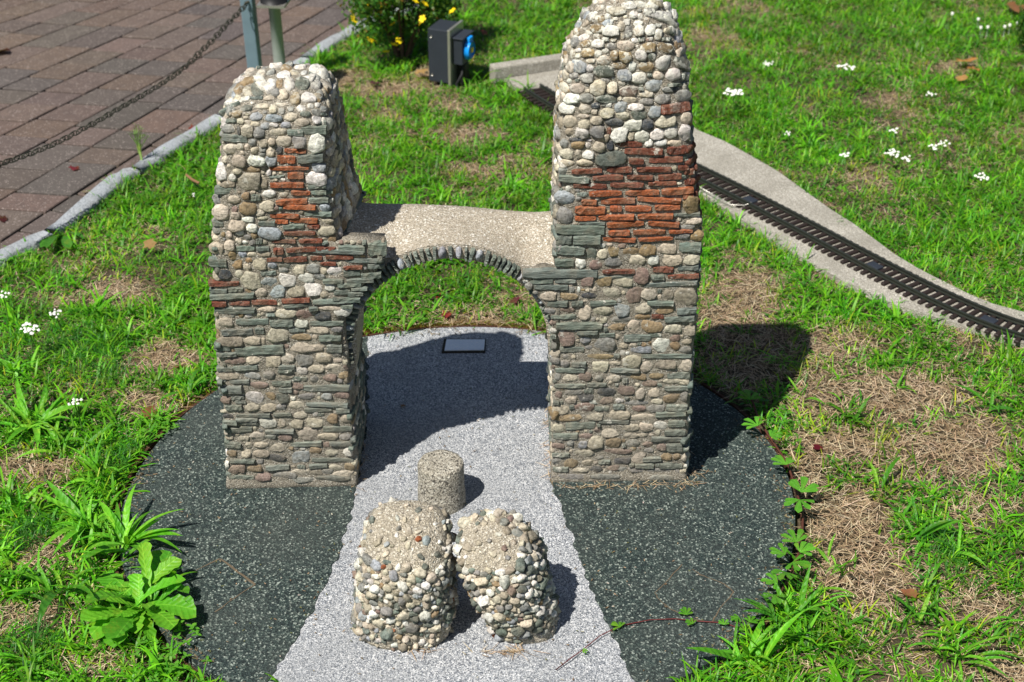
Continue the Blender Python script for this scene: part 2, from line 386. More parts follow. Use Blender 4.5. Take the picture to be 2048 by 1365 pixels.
deckV, deckF = V, F
vault = link('arch_span', pymesh('arch_span', rel(V, RUIN), F, True, (M_deck,)), ruin)
sub = vault.modifiers.new('edge', 'EDGE_SPLIT'); sub.split_angle = math.radians(50)
# hand read stones: centre x, y, width, height, kind letter, in enlarged crops of the photograph
S1 = "625,600,135,28,r 572,650,112,55,r 590,703,240,28,r 628,745,98,45,r 576,800,205,35,r 657,848,115,35,r 603,900,190,38,r 650,933,200,32,r 563,984,180,30,r 545,1018,78,30,r 675,1012,172,32,r 733,1045,75,28,R 650,1088,195,30,R 557,1135,145,26,R 716,1133,145,28,R 525,1193,62,45,R 660,1183,180,30,R 808,1177,115,24,R 502,1245,95,30,R 626,1242,145,35,R 750,1235,75,26,R 888,1230,170,30,R 820,1268,98,26,R 968,1290,115,26,R 300,160,110,35,c 425,150,60,55,c 345,190,90,50,o 270,200,80,35,w 215,240,95,75,g 293,235,50,75,o 340,250,50,60,c 400,235,75,90,S 395,288,75,22,s 480,210,65,90,w 530,200,38,65,o 590,205,70,80,w 555,155,85,35,w 665,205,80,75,S 745,210,60,60,g 550,270,75,65,c 470,288,70,35,c 625,290,65,70,o 705,283,95,60,w 768,265,38,55,g 515,100,80,30,w 580,100,60,30,g 655,105,75,35,w 740,120,70,50,w 620,140,60,35,c 790,150,50,60,w 480,135,60,40,g 360,130,60,30,c 205,296,72,25,c 300,298,110,38,w 235,344,125,26,s 335,347,70,42,S 430,335,95,38,c 545,325,75,22,c 495,355,50,55,c 660,348,60,42,w 715,335,40,32,w 757,328,32,32,w 543,365,42,36,g 598,352,35,30,g 208,380,66,38,c 280,380,60,40,o 395,398,80,45,b 495,407,105,42,b 600,400,82,50,c 685,380,65,32,S 752,372,50,45,g 230,422,92,32,s 300,424,42,36,c 345,428,35,24,c 385,440,55,26,c 447,452,52,38,b 498,446,50,26,w 570,448,62,36,b 662,432,105,50,c 752,418,50,50,w 230,468,88,45,g 290,480,22,50,d 340,482,70,76,c 413,492,72,58,g 520,490,115,38,c 625,492,95,38,s 735,478,150,50,s 265,525,150,50,s 370,550,48,42,g 434,551,56,48,c 485,547,40,45,c 556,543,98,62,c 650,548,82,62,g 755,558,105,100,w 240,590,92,60,c 298,575,48,40,c 340,580,36,42,c 385,597,50,38,c 432,588,40,34,g 480,605,50,60,c 430,622,40,24,g 310,612,32,24,c 530,597,38,36,d 290,662,88,64,c 392,660,115,60,w 482,660,65,50,b 715,645,150,52,s 210,650,40,42,c 190,722,72,95,w 232,690,25,20,c 282,720,55,36,c 365,710,110,34,o 765,698,85,48,b 253,758,52,42,w 350,783,135,100,e 440,790,45,60,e 468,728,30,30,w 540,730,25,22,c 515,752,90,14,s 500,730,22,22,c 505,770,30,20,c 550,770,34,22,w 748,768,135,75,w 225,800,90,34,e 208,835,130,50,s 755,812,110,22,s 765,845,90,26,s 470,855,90,42,w 555,860,58,32,c 390,878,60,38,s 330,868,45,40,o 172,885,75,45,g 262,888,80,46,c 765,892,115,34,s 455,926,95,62,c 345,942,100,78,o 182,965,104,94,c 265,945,38,34,p 415,965,60,34,c 800,935,70,50,b 270,985,55,42,c 345,1005,72,32,w 430,998,65,28,c 760,974,160,26,s 168,1030,70,30,s 275,1042,105,62,c 368,1056,72,46,w 455,1030,100,28,s 815,1015,85,30,c 160,1068,60,45,g 475,1088,135,76,b 615,1048,125,26,s 810,1075,95,55,c 232,1095,36,40,c 296,1086,50,32,w 290,1135,36,36,c 342,1112,50,34,g 410,1135,40,34,s 845,1125,50,55,o 158,1180,85,80,c 236,1165,64,66,c 330,1178,108,32,s 432,1178,78,24,s 370,1140,40,30,g 252,1220,48,50,o 312,1215,52,32,b 368,1216,60,30,c 440,1210,90,28,e 870,1195,330,26,s 960,1180,160,46,s 1112,1180,110,80,s 165,1262,110,52,s 280,1272,62,48,o 410,1272,82,76,c 338,1292,48,40,c 488,1280,58,36,b 560,1282,70,30,S 1025,1250,250,30,s 130,1325,50,70,c 210,1328,90,62,d 292,1330,56,46,c 555,1310,62,36,g 643,1300,82,60,c 730,1295,80,55,g 795,1310,36,50,c 858,1318,90,66,w 1105,1285,100,30,s 960,1325,100,45,s 1090,1330,120,34,s 465,1325,90,26,s"
S2 = "185,184,172,32,R 160,294,80,34,R 272,290,118,28,R 406,285,140,34,R 578,275,158,30,R 330,165,110,90,c 432,178,92,52,b 535,165,98,66,w 633,158,90,58,w 708,148,60,36,g 780,170,110,24,s 930,168,150,28,s 870,192,130,22,s 155,222,100,28,s 250,218,80,26,s 230,252,240,30,s 388,232,70,46,c 475,228,90,60,b 578,225,98,62,c 675,212,98,72,w 765,205,52,42,w 830,232,90,30,s 905,240,85,26,s 925,213,90,22,s 800,278,260,30,s 850,265,140,14,s 580,303,140,20,s 245,330,225,38,s 418,322,105,28,c 675,320,50,26,s 770,320,130,24,c 855,308,70,22,s 520,347,115,55,c 620,355,95,50,p 725,360,92,48,d 830,342,105,58,w 440,353,50,16,s 195,398,85,56,c 340,392,180,36,s 500,398,125,38,s 607,403,78,45,w 745,400,185,28,s 140,405,35,50,c 145,465,35,45,o 258,447,170,36,s 380,442,50,36,s 480,465,125,75,c 585,437,90,24,s 698,440,115,36,c 802,436,68,30,g 610,478,110,38,o 765,480,120,32,s 215,502,145,56,e 340,495,95,46,c 398,495,24,40,c 640,530,195,58,c 380,547,265,50,s 175,530,90,50,s 788,540,85,48,s 200,570,110,24,s 155,600,50,78,c 248,605,112,42,p 350,600,85,46,c 440,612,110,66,c 525,590,95,50,c 627,600,100,60,g 728,592,92,52,c 800,575,55,22,g 805,605,50,24,c 190,652,90,26,s 302,643,135,28,s 527,640,90,24,s 520,660,80,18,s 605,660,75,46,w 688,650,84,46,c 785,645,90,42,c 210,688,135,40,e 338,690,98,46,b 430,685,75,44,g 525,690,90,30,e 595,705,90,26,s 680,708,55,38,g 762,697,80,40,p 838,683,55,38,o 170,708,60,36,w 270,718,110,22,s 370,742,130,46,p 500,730,105,32,s 590,745,70,35,p 740,755,260,38,s 220,762,130,46,s 355,805,95,70,w 435,800,64,52,o 510,808,75,55,S 520,765,75,30,s 635,800,105,36,g 745,800,60,36,b 830,795,85,40,p 195,818,60,40,p 260,808,70,22,s 275,830,60,20,s 240,858,90,30,s 342,857,85,44,c 430,860,85,48,c 498,860,52,42,g 582,848,90,46,c 750,842,230,22,s 700,872,150,26,s 835,874,75,34,s 210,882,90,20,c 345,902,190,20,s 505,898,100,22,s 605,900,80,40,c 310,925,120,22,s 425,945,98,55,w 503,945,42,50,c 577,950,85,52,c 685,942,100,50,c 775,922,65,58,o 850,922,62,52,c 222,943,75,28,s 320,945,90,16,s 210,910,60,25,d 265,980,150,32,s 490,990,160,22,s 645,1005,110,70,c 805,977,160,36,s 215,1020,50,38,c 290,1030,66,28,c 368,1018,86,48,c 440,1020,60,32,g 520,1024,75,42,p 752,1020,105,42,c 848,1018,70,38,g 235,1065,90,40,s 322,1065,40,32,c 392,1062,85,34,c 485,1078,95,48,c 630,1060,180,30,s 825,1057,125,26,s 685,1098,70,42,o 228,1112,55,38,o 305,1110,66,56,c 390,1112,86,46,c 470,1135,100,42,d 590,1133,130,68,b 780,1105,84,44,c 862,1100,52,52,w 285,1152,140,22,s 780,1145,230,26,s 258,1198,90,52,p 355,1195,80,44,o 478,1187,130,30,s 700,1178,100,24,s 792,1190,80,42,c 870,1185,60,40,o 602,1215,98,42,c 690,1218,70,45,e 520,1232,130,40,g 400,1240,90,45,p 280,1240,140,20,s 750,1212,70,40,g 830,1222,110,30,c 780,1250,200,34,S 620,1255,120,28,g"
S3 = "540,787,150,35,R 620,828,215,38,R 802,820,115,48,R 580,880,85,36,R 742,873,190,36,R 310,935,170,30,R 487,926,142,38,R 677,925,195,30,R 835,915,60,30,R 425,970,172,34,R 600,968,145,30,R 763,965,130,34,R 327,1015,190,32,R 528,1010,190,30,R 722,1000,160,26,R 411,1055,185,36,r 612,1050,190,34,r 805,1042,180,40,r 322,1104,85,34,r 480,1097,192,34,r 705,1090,245,30,r 328,1146,170,50,r 468,1138,66,38,r 590,1138,148,38,r 750,1130,142,38,r 302,1192,120,34,r 472,1186,200,32,r 685,1180,200,34,r 520,1224,208,34,r 730,1222,175,34,r 485,1270,120,34,r 650,1265,180,28,r 822,1260,135,24,r 488,1308,185,32,r 685,1304,195,26,r 865,935,60,36,R 870,990,60,34,R 862,1072,60,30,r 800,592,155,60,R 430,715,24,40,R 470,60,110,50,c 540,30,90,50,w 600,25,80,40,w 650,70,70,50,g 720,90,110,60,w 765,120,90,50,w 425,90,38,40,w 380,105,60,40,o 320,120,70,36,c 425,125,60,34,b 365,160,70,50,o 500,145,44,58,c 525,122,44,34,w 540,175,50,70,g 595,170,64,60,c 590,130,60,34,w 655,165,60,55,w 698,190,46,60,c 565,82,44,44,w 600,92,32,38,w 440,170,90,60,w 320,180,44,34,c 295,205,60,40,w 805,190,70,50,w 255,230,60,45,S 305,240,55,40,o 370,240,66,48,w 445,255,60,40,g 523,252,104,56,c 573,222,42,30,w 645,260,85,55,o 738,262,85,58,o 815,255,66,62,o 225,280,65,55,w 250,300,50,65,w 315,290,75,46,o 373,295,40,40,w 412,278,40,30,w 460,305,54,52,o 520,312,74,58,o 605,302,70,60,w 665,312,45,45,S 330,335,48,26,c 402,332,82,54,c 263,365,80,66,b 330,375,44,36,w 405,393,112,62,S 487,360,75,40,o 560,362,44,56,w 635,365,80,54,o 730,345,80,78,w 828,345,78,80,S 200,360,45,60,w 220,412,85,66,c 312,424,76,58,g 515,413,90,66,b 595,426,84,62,w 700,415,66,50,c 780,410,78,68,w 868,408,36,50,w 675,468,95,66,b 370,480,80,84,c 448,482,64,66,c 535,498,110,50,p 635,515,76,36,c 258,484,82,56,c 195,487,34,44,g 410,440,50,26,g 815,462,110,20,s 770,490,100,30,d 228,540,80,56,w 308,537,80,52,g 415,540,118,44,S 545,545,85,34,c 635,555,75,36,g 722,543,88,58,g 835,525,95,70,g 205,592,75,56,w 298,598,72,52,c 362,577,50,36,d 428,576,34,22,w 350,610,36,28,c 495,586,70,60,b 578,586,82,42,w 420,616,78,56,c 505,632,82,42,c 598,627,96,44,S 680,612,72,56,b 218,665,90,60,c 298,678,62,54,c 362,658,70,42,c 290,636,70,26,c 460,668,110,46,d 560,683,98,56,w 640,680,65,60,d 740,662,118,56,c 848,645,76,70,c 200,728,56,54,o 282,728,78,50,w 367,716,80,66,g 393,755,76,42,c 485,735,92,70,w 550,742,36,42,c 612,745,82,74,w 695,730,82,58,w 768,722,70,66,w 840,726,74,82,w 650,782,50,36,w 712,780,66,36,w 788,783,82,34,c 190,785,54,48,g 262,792,70,40,o 316,795,34,30,w 377,803,72,50,c 436,795,38,54,d 255,762,80,22,d 200,838,78,52,c 263,842,38,44,c 316,846,62,44,w 442,865,180,78,S 204,888,86,42,c 300,890,92,40,c 182,932,56,48,g 240,981,168,40,s 208,1032,28,34,w 190,1080,110,75,b 190,1180,90,98,g 285,1062,60,24,s 875,1115,90,95,o 275,1255,270,52,s 868,1172,120,20,s 890,1205,110,40,c 185,1310,85,50,s 310,1310,150,54,s 910,1290,70,60,o 830,1292,80,36,g 340,1218,140,14,s 850,1240,100,22,g"
S4 = "465,165,175,26,R 700,155,110,36,R 805,192,172,32,R 670,403,65,26,R 212,55,150,56,s 840,40,115,52,s 180,120,100,44,s 265,124,60,50,w 320,75,62,64,S 380,72,58,50,c 350,132,78,46,p 450,112,110,62,g 440,60,60,50,o 530,62,80,44,o 618,54,92,54,o 718,48,100,52,c 560,112,92,54,c 648,106,62,50,w 745,106,110,60,c 850,102,88,56,c 160,178,400,44,s 830,148,110,26,s 585,190,85,78,p 450,195,180,16,s 670,195,70,26,s 60,220,120,24,s 185,215,110,22,s 110,248,180,26,s 292,222,80,54,p 385,220,85,54,o 485,222,105,50,c 740,232,280,26,s 95,295,90,46,c 200,296,100,34,o 310,292,90,34,d 420,282,110,66,c 545,288,82,80,p 625,285,80,62,c 725,288,66,54,e 820,300,110,96,e 137,336,120,32,s 248,334,60,28,s 385,330,140,26,s 685,330,140,24,s 105,375,65,32,g 198,370,75,28,p 288,382,66,74,c 380,372,115,50,c 485,366,86,66,b 590,360,102,58,c 708,366,100,44,o 822,372,100,32,s 592,403,80,30,o 175,403,130,24,s 480,418,110,28,g 785,414,155,28,s 258,450,245,42,s 108,448,48,32,g 456,458,90,34,o 543,454,66,66,c 640,455,116,60,o 752,468,92,54,c 838,476,58,62,c 195,515,92,80,p 300,485,110,22,s 405,500,80,22,s 462,505,36,34,c 563,515,142,38,s 660,500,60,24,s 295,525,62,36,b 390,548,125,72,g 220,576,130,30,s 582,577,110,40,b 690,552,95,72,w 762,556,50,46,o 815,578,70,34,g 340,613,190,30,o 715,610,272,26,s 533,640,94,72,c 125,555,35,40,g 180,652,60,38,g 255,652,76,28,s 355,668,110,58,c 442,650,68,24,c 615,665,72,60,c 712,656,110,48,e 815,656,76,64,c 210,684,155,26,s 497,684,150,22,s 145,718,36,36,g 210,722,82,42,c 290,718,64,52,p 362,728,50,40,g 438,728,82,34,c 490,716,28,26,g 568,722,92,40,o 665,712,80,34,o 780,712,120,38,s 625,755,85,32,p 745,742,90,28,c 800,748,70,26,c 210,765,160,24,s 350,760,100,22,s 770,778,130,26,s 400,800,105,46,d 503,790,98,52,p 580,808,50,58,c 655,802,70,52,c 738,832,90,50,o 808,822,40,55,g 230,800,90,36,g 150,815,40,42,p 215,842,58,36,c 292,826,90,40,d 335,852,52,26,w 405,845,78,36,p 472,843,50,26,w 560,853,130,24,g 665,850,60,32,c 375,885,80,24,s 465,875,60,28,s 162,890,92,54,c 285,880,100,56,p 565,888,95,34,p 658,886,95,42,g 770,880,110,40,s 195,935,150,38,o 335,928,100,42,c 458,918,145,52,c 590,935,130,44,c 740,915,160,30,s 150,988,75,52,c 265,975,155,42,s 440,955,160,20,s 530,985,90,42,c 612,985,74,44,c 688,974,70,48,w 770,965,90,40,s 425,1008,100,60,c 185,1030,130,36,s 290,1032,70,32,p 525,1028,85,32,c 590,1026,55,26,c 720,1045,170,30,s 760,1010,110,34,s 150,1085,70,35,p 275,1078,50,42,b 345,1065,85,66,c 437,1065,76,58,o 540,1068,80,35,g 620,1075,60,30,p 690,1088,50,40,p 757,1090,90,50,s 160,1128,90,24,s 280,1122,106,40,c 430,1112,190,30,p 570,1145,72,60,c 640,1150,100,28,s 715,1140,60,45,o 772,1140,55,42,o 145,1165,60,40,g 215,1172,80,52,o 303,1170,66,36,c 390,1165,60,22,s 475,1160,100,32,d 600,1185,100,28,s 740,1185,120,32,s 160,1205,80,30,s 265,1210,80,28,c 345,1205,75,34,d 435,1198,70,30,p 560,1208,90,26,g 680,1212,140,26,g 200,1245,160,30,g 400,1245,150,30,g 690,1250,130,30,g"
def parse(S, ox, oy, sc):
    out = []
    for q in S.split():
        x, y, w_, h_, c = q.split(','); out.append((ox+float(x)/sc, oy+float(y)/sc, float(w_)/sc, float(h_)/sc, c))
    return out
def frame(n, right=Vector((1, 0, 0)), spin=0.0):
    r = (right - n*right.dot(n)).normalized(); u = n.cross(r).normalized()
    if spin: c, s = math.cos(spin), math.sin(spin); r, u = r*c + u*s, u*c - r*s
    return r, u
pieces = {'L': [], 'R': []}      # (kind, variant, matrix, colour, size, visible)
camup = Vector((0, st, ct))
def piece(side, kind, loc, n, w_, h_, dep, out, col, spin, vis, right=Vector((1, 0, 0))):
    r, u = frame(n, right, spin)
    Mx = Matrix(((r.x*w_, u.x*h_, n.x*dep, loc.x+n.x*out), (r.y*w_, u.y*h_, n.y*dep, loc.y+n.y*out), (r.z*w_, u.z*h_, n.z*dep, loc.z+n.z*out), (0, 0, 0, 1)))
    pieces[side].append((kind, random.randrange(len(VAR[kind])), Mx, col, w_*h_, vis))
occ = np.zeros((700, 1050), bool)  # where a stone already sits, so that gap fillers do not overlap it
def front_stone(side, bv, px, py, w_, h_, c, vis=True):
    d = ray(px, py); hit, n, _, dist = bv.ray_cast(ORG, d)
    if hit is None:
        for dx in (5, -5, 10, -10, 16, -16):
            hit, n, _, dist = bv.ray_cast(ORG, ray(px+dx, py + 3))
            if hit is not None: break
        if hit is None: return False
    n0 = n; 
    if abs(n.x) > .75 and n.z < .5 and side == 'R' and n.x < 0: return False
    if n.y < -.15 and hit.z < .62: n = (n*.3 + Vector((0, -.7, 0))).normalized()
    Y = proj(hit)[2]; m = Y/FPX; r, u = frame(n)
    fh = max(.45, abs(u.dot(camup))); fw = max(.5, abs(r.x))
    kind = 'slate' if c == 's' else 'brick' if c in 'rR' else 'cobble'
    W_, H_ = w_*m/fw, h_*m/fh
    low = hit.z < .42
    if kind == 'cobble':
        k_ = 1.03 if low else 1.02; W_ *= k_; H_ *= k_; dep = min(.0095, min(W_, H_)*random.uniform(.40, .6)) if low else min(.012, min(W_, H_)*random.uniform(.5, .7)); out = dep*random.uniform(-.30, -.08) if low else dep*random.uniform(-.1, .06)
    elif kind == 'slate': W_ *= 1.0; H_ *= .98; dep = .010; out = random.uniform(-.0034, -.0002)
    else: W_ *= .97; H_ *= random.uniform(.80, .92); dep = .011; out = random.uniform(-.0034, -.0006)
    nn = (n + Vector((random.uniform(-.07, .07), 0, random.uniform(-.07, .07)))).normalized()
    cc_ = jit(PAL[c])
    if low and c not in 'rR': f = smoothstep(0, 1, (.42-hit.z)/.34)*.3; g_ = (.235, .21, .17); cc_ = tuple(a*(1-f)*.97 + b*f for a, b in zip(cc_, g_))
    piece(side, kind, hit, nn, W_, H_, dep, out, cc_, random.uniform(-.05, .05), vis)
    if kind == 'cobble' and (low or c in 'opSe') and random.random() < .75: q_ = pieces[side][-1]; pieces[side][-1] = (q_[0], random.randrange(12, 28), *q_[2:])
    a, b = int((py-h_/2)/2), int((py+h_/2)/2)+1; e, f = int((px-w_/2)/2), int((px+w_/2)/2)+1
    occ[max(a, 0):b, max(e, 0):f] = True
    return True
for L, side, bv in ((parse(S1, 380, 100, 2.967), 'L', bvL), (parse(S2, 380, 500, 2.73), 'L', bvL), (parse(S3, 1060, 0, 2.729), 'R', bvR), (parse(S4, 1060, 480, 2.626), 'R', bvR)):
    for q in L: front_stone(side, bv, *q)
def fill_gaps(side, bv, x0, x1, y0, y1):
    for s in (15, 11, 8, 6.5):
        for py in np.arange(y0, y1, s*.5):
            for px in np.arange(x0, x1, s*.5):
                w_, h_ = s*random.uniform(.9, 1.5), s*random.uniform(.7, 1.05)
                a, b = int((py-h_/2)/2), int((py+h_/2)/2)+1; e, f = int((px-w_/2)/2), int((px+w_/2)/2)+1
                if occ[max(a, 0):b, max(e, 0):f].mean() > .2: continue
                hit, n, _, _ = bv.ray_cast(ORG, ray(px, py))
                if hit is None or abs(n.x) > .7 or hit.z < .02 or (n.z > .5 and hit.z < .6): continue
                cc = random.choices('wcgsope', (2, 5, 3, 3, 2, 1, 3))[0]
                if h_ > 12 and cc == 's': cc = 'c'
                front_stone(side, bv, px, py, w_, h_, cc)
fill_gaps('L', bvL, 410, 790, 125, 975); fill_gaps('R', bvR, 1035, 1415, 2, 970)
# the other faces: courses of stones all round and over the back of the tops
def side_faces(side, bv, cx, cy, zmax, lv):
    z = .03
    while z < zmax:
        hrow = random.uniform(.012, .019); a = 0.0
        while a < 2*math.pi:
            d = Vector((math.cos(a), math.sin(a), 0)); o = Vector((cx, cy, z)) + d*.6
            hit, n, _, _ = bv.ray_cast(o, -d)
            wd = random.uniform(.013, .026)
            if hit is not None:
                a += wd/max(.08, (hit - Vector((cx, cy, z))).length)
                inner = (side == 'L' and n.x > .5 or side == 'R' and n.x < -.5)
                if n.y < -.55: continue
                if inner and z < .25 and random.random() < .35: continue
                if inner and .24 < z < .40 : continue
                k = 'cobble'; c = random.choices('wcgbSoe', (4, 6, 4, 2, 2, 2, 3))[0]; hh = hrow
                if z < .44 and random.random() < .45: k, c, hh, wd = 'slate', 's', hrow*.55, wd*1.6
                if side == 'R' and n.x > .4 and .46 < z < .58 and hit.y < 2.16: k, c, hh, wd = 'brick', 'R', .010, .03
                dep = .008 if k != 'cobble' else min(wd, hh)*(.6 if z > .44 else .4)
                px, py, _ = proj(hit)
                vis = side == 'L' and n.x > .3 and z > .42
                rt = Vector((0, 0, 1)).cross(n); rt = rt if rt.length > .01 else Vector((1, 0, 0))
                piece(side, k, hit, n, wd, hh*(1.0 if not vis else 1.15), dep, -dep*.12, jit(PAL[c]), random.uniform(-.3, .3) if k == 'cobble' else 0, vis, rt)
            else: a += .2
        z += hrow*1.02
side_faces('L', bvL, -.35, 2.17, .65, LEFT); side_faces('R', bvR, .17, 2.19, .76, RIGHT)
for side, bv, (x0, x1) in (('L', bvL, (-.41, -.25)), ('R', bvR, (.07, .26))):   # top, beyond the crest
    for _ in range(260):
        x, y = random.uniform(x0, x1), random.uniform(2.1, 2.26)
        hit, n, _, _ = bv.ray_cast(Vector((x, y, 1)), Vector((0, 0, -1)))
        if hit is None or n.z < .35 or hit.z < .6: continue
        px, py, _ = proj(hit); i, j = int(py/2), int(px/2)
        if 0 <= i < 700 and 0 <= j < 1050 and occ[i, j]: continue
        v = Vector(hit) - ORG; h2, _, _, d2 = bv.ray_cast(ORG, v.normalized())
        s = random.uniform(.010, .017); vis = h2 is not None and (h2-hit).length < .004
        if 0 <= i < 700 and 0 <= j < 1050: occ[i-3:i+3, j-4:j+4] = True
        piece(side, 'cobble', hit, n, s*1.2, s, s*.8, .001, jit(PAL[random.choices('wcgo', (5, 4, 2, 1))[0]]), random.uniform(0, 3), vis)
# voussoirs along the arch
vou = []
phi = math.radians(-12)
while phi < math.radians(188):
    th_ = random.choice([.0035, .0045, .005, .0065, .007]); grey = random.random() < .16
    if grey: th_ = random.uniform(.009, .013)
    phi += th_/2/.163; ln = random.uniform(.016, .021)
    c, s = math.cos(phi), math.sin(phi)
    if phi < 0: pos = (AC[0]+.1595, AC[1]+phi*.1595)
    elif phi > math.pi: pos = (AC[0]-.1595, AC[1]-(phi-math.pi)*.1595)
    else: pos = (AC[0]+.1595*c, AC[1]+.1595*s)
    q = phi if 0 <= phi <= math.pi else (0 if phi < 0 else math.pi)
    rad = Vector((math.cos(q), 0, math.sin(q))); tan = Vector((-rad.z, 0, rad.x)); n = Vector((0, -1, 0))
    tl = random.uniform(-.12, .12); rad, tan = rad*math.cos(tl)+tan*math.sin(tl), tan*math.cos(tl)-rad*math.sin(tl)
    y = 2.083 + K*pos[0] + .024 + random.uniform(-.003, .002); dep = .022
    u = n.cross(rad); 
    hh = th_*random.uniform(.82, .98)
    Mx = Matrix(((rad.x*ln, u.x*hh, n.x*dep, pos[0]), (rad.y*ln, u.y*hh, n.y*dep, y), (rad.z*ln, u.z*hh, n.z*dep, pos[1]), (0, 0, 0, 1)))
    vou.append(('cobble' if grey else 'slate', random.randrange(8), Mx, jit(PAL['b' if grey else 's'], .25)))
    phi += th_/2/.163 + .0025/.163
TR = Matrix.Translation(-RUIN)
for k, vi, Mx, col in vou: link('voussoir', ME[k][vi], vault, None, TR @ Mx, col)
# the biggest 300 of each kind as pieces of their own, the rest joined
par = {'L': towerL, 'R': towerR}; rest = {'L': [], 'R': []}
for kind, cap_ in (('cobble', 300), ('slate', 300), ('brick', 300)):
    al = [(p[5], p[4], s, p) for s in 'LR' for p in pieces[s] if p[0] == kind]; al.sort(key=lambda t: (-t[0], -t[1]))
    for i, (v, a, s, p) in enumerate(al):
        if i < cap_ and v: link(kind, ME[kind][p[1]], par[s], None, TR @ p[2], p[3])
        else: rest[s].append(p[:4])
for s in 'LR': joined('small_stones', rest[s], par[s], RUIN, M_cob_a)
# ------------------------------------------------------------------ ground, platform
DC = Vector((-.0825, 2.057, 0)); DR = .5265; DZ = .004
gv = []; gf = []
xs_ = [-60, -20, -6] + list(np.linspace(-2.6, 2.6, 90)) + [6, 20, 60]; ys_ = [-20, -4, 0] + list(np.linspace(1.0, 5.6, 90)) + [9, 25, 90]
def gz(x, y):
    r = math.hypot(x-DC.x, y-DC.y); f = min(1, max(0, (r-.56)/.15))
    return -.011 + .009*f + f*(.010*noise.noise(Vector((x*3, y*3, 1))) + .004*noise.noise(Vector((x*14, y*14, 2))))
KP = [at(-160, 610), at(0, 511), at(88, 470), at(150, 420), at(220, 364), at(258, 343), at(350, 285), at(430, 240), at(520, 180), at(600, 122), at(660, 82), at(720, 50), at(800, 22), at(1000, -30)]
KP = [Vector((p.x, p.y, 0)) for p in KP]
kpy = np.array([p.y for p in KP]); kpx = np.array([p.x for p in KP])
def kerb_x(y): return np.interp(y, kpy, kpx)
for y in ys_:
    for x in xs_: gv.append((x, y, gz(x, y) - (.030 if x < kerb_x(y)+.01 else 0)))
nx = len(xs_)
for j in range(len(ys_)-1):
    for i in range(nx-1): a = j*nx+i; gf.append((a, a+1, a+nx+1, a+nx))
tag(link('ground', pymesh('ground', gv, gf, True, (M_soil,))), kind='structure')
plat = empty('display_platform', (DC.x, DC.y, 0), 'round platform of dark green chippings crossed by a pale path under the ruin', 'platform')
def disc_mesh(name, poly, z0, z1, mat, parent, L):
    n = len(poly); V = [(x-L[0], y-L[1], z0) for x, y in poly] + [(x-L[0], y-L[1], z1) for x, y in poly]
    F = [tuple(reversed(range(n))), tuple(range(n, 2*n))] + [(k, (k+1) % n, n+(k+1) % n, n+k) for k in range(n)]
    return link(name, pymesh(name, V, F, False, (mat,)), parent)
def circ(a0, a1, n, r=DR): return [(DC.x + r*math.cos(a0+(a1-a0)*i/n) + .002*math.sin(7*(a0+(a1-a0)*i/n)), DC.y + r*math.sin(a0+(a1-a0)*i/n) + .002*math.cos(5*(a0+(a1-a0)*i/n))) for i in range(n+1)]
pl = [at(735, 600, DZ), at(735, 855, DZ), at(712, 975, DZ), at(700, 1040, DZ), at(652, 1170, DZ), at(592, 1280, DZ), at(532, 1365, DZ), at(470, 1440, DZ)]
pr = [at(1100, 600, DZ), at(1100, 800, DZ), at(1103, 972, DZ), at(1120, 1010, DZ), at(1160, 1120, DZ), at(1200, 1220, DZ), at(1258, 1340, DZ), at(1300, 1420, DZ)]
def refine(P, amp, seed):
    out = []
    for i in range(len(P)-1):
        m = max(2, int((P[i+1]-P[i]).length/.006))
        for k in range(m):
            q = P[i].lerp(P[i+1], k/m); out.append((q.x + amp*noise.noise(Vector((q.x*60, q.y*60, seed))), q.y))
    out.append((P[-1].x, P[-1].y)); return out
def inside(p, r=DR): return math.hypot(p[0]-DC.x, p[1]-DC.y) < r-.0005
pL = [p for p in refine(pl, .007, 3) if inside(p)]; pR = [p for p in refine(pr, .007, 5) if inside(p)]
def ang(p): return math.atan2(p[1]-DC.y, p[0]-DC.x) % (2*math.pi)
# left slab: from path top going counterclockwise round the left side to path bottom
aL0, aL1 = ang(pL[0]), ang(pL[-1]); aR0, aR1 = ang(pR[0]), ang(pR[-1])
disc_mesh('dark_aggregate', circ(aL0, aL1, 70) + list(reversed(pL)), -.02, DZ, M_dark, plat, DC)
disc_mesh('dark_aggregate', circ(aR1, aR0 + 2*math.pi, 70) + pR, -.02, DZ, M_dark, plat, DC)
disc_mesh('pale_path', circ(aR0, aL0, 20) + pL + circ(aL1, aR1, 20) + list(reversed(pR)), -.02, DZ-.0015, M_path, plat, DC)
def ring(name, r0, r1, z0, z1, mat, a0, a1, parent, seed):
    n = 90; V = []; F = []
    for i in range(n+1):
        a = a0+(a1-a0)*i/n; w1 = .0015*math.sin(9*a+seed)
        for r, z in ((r0, z0), (r0, z1), (r1, z1), (r1, z0)): V.append(((r+w1)*math.cos(a), (r+w1)*math.sin(a), z))
    for i in range(n):
        for k in range(4): F.append((4*i+k, 4*i+(k+1) % 4, 4*i+4+(k+1) % 4, 4*i+4+k))
    return link(name, pymesh(name, V, F, False, (mat,)), parent)
ring('steel_band', DR+.008, DR+.0125, -.02, -.001, M_rust, 0, 2*math.pi, plat, 1)
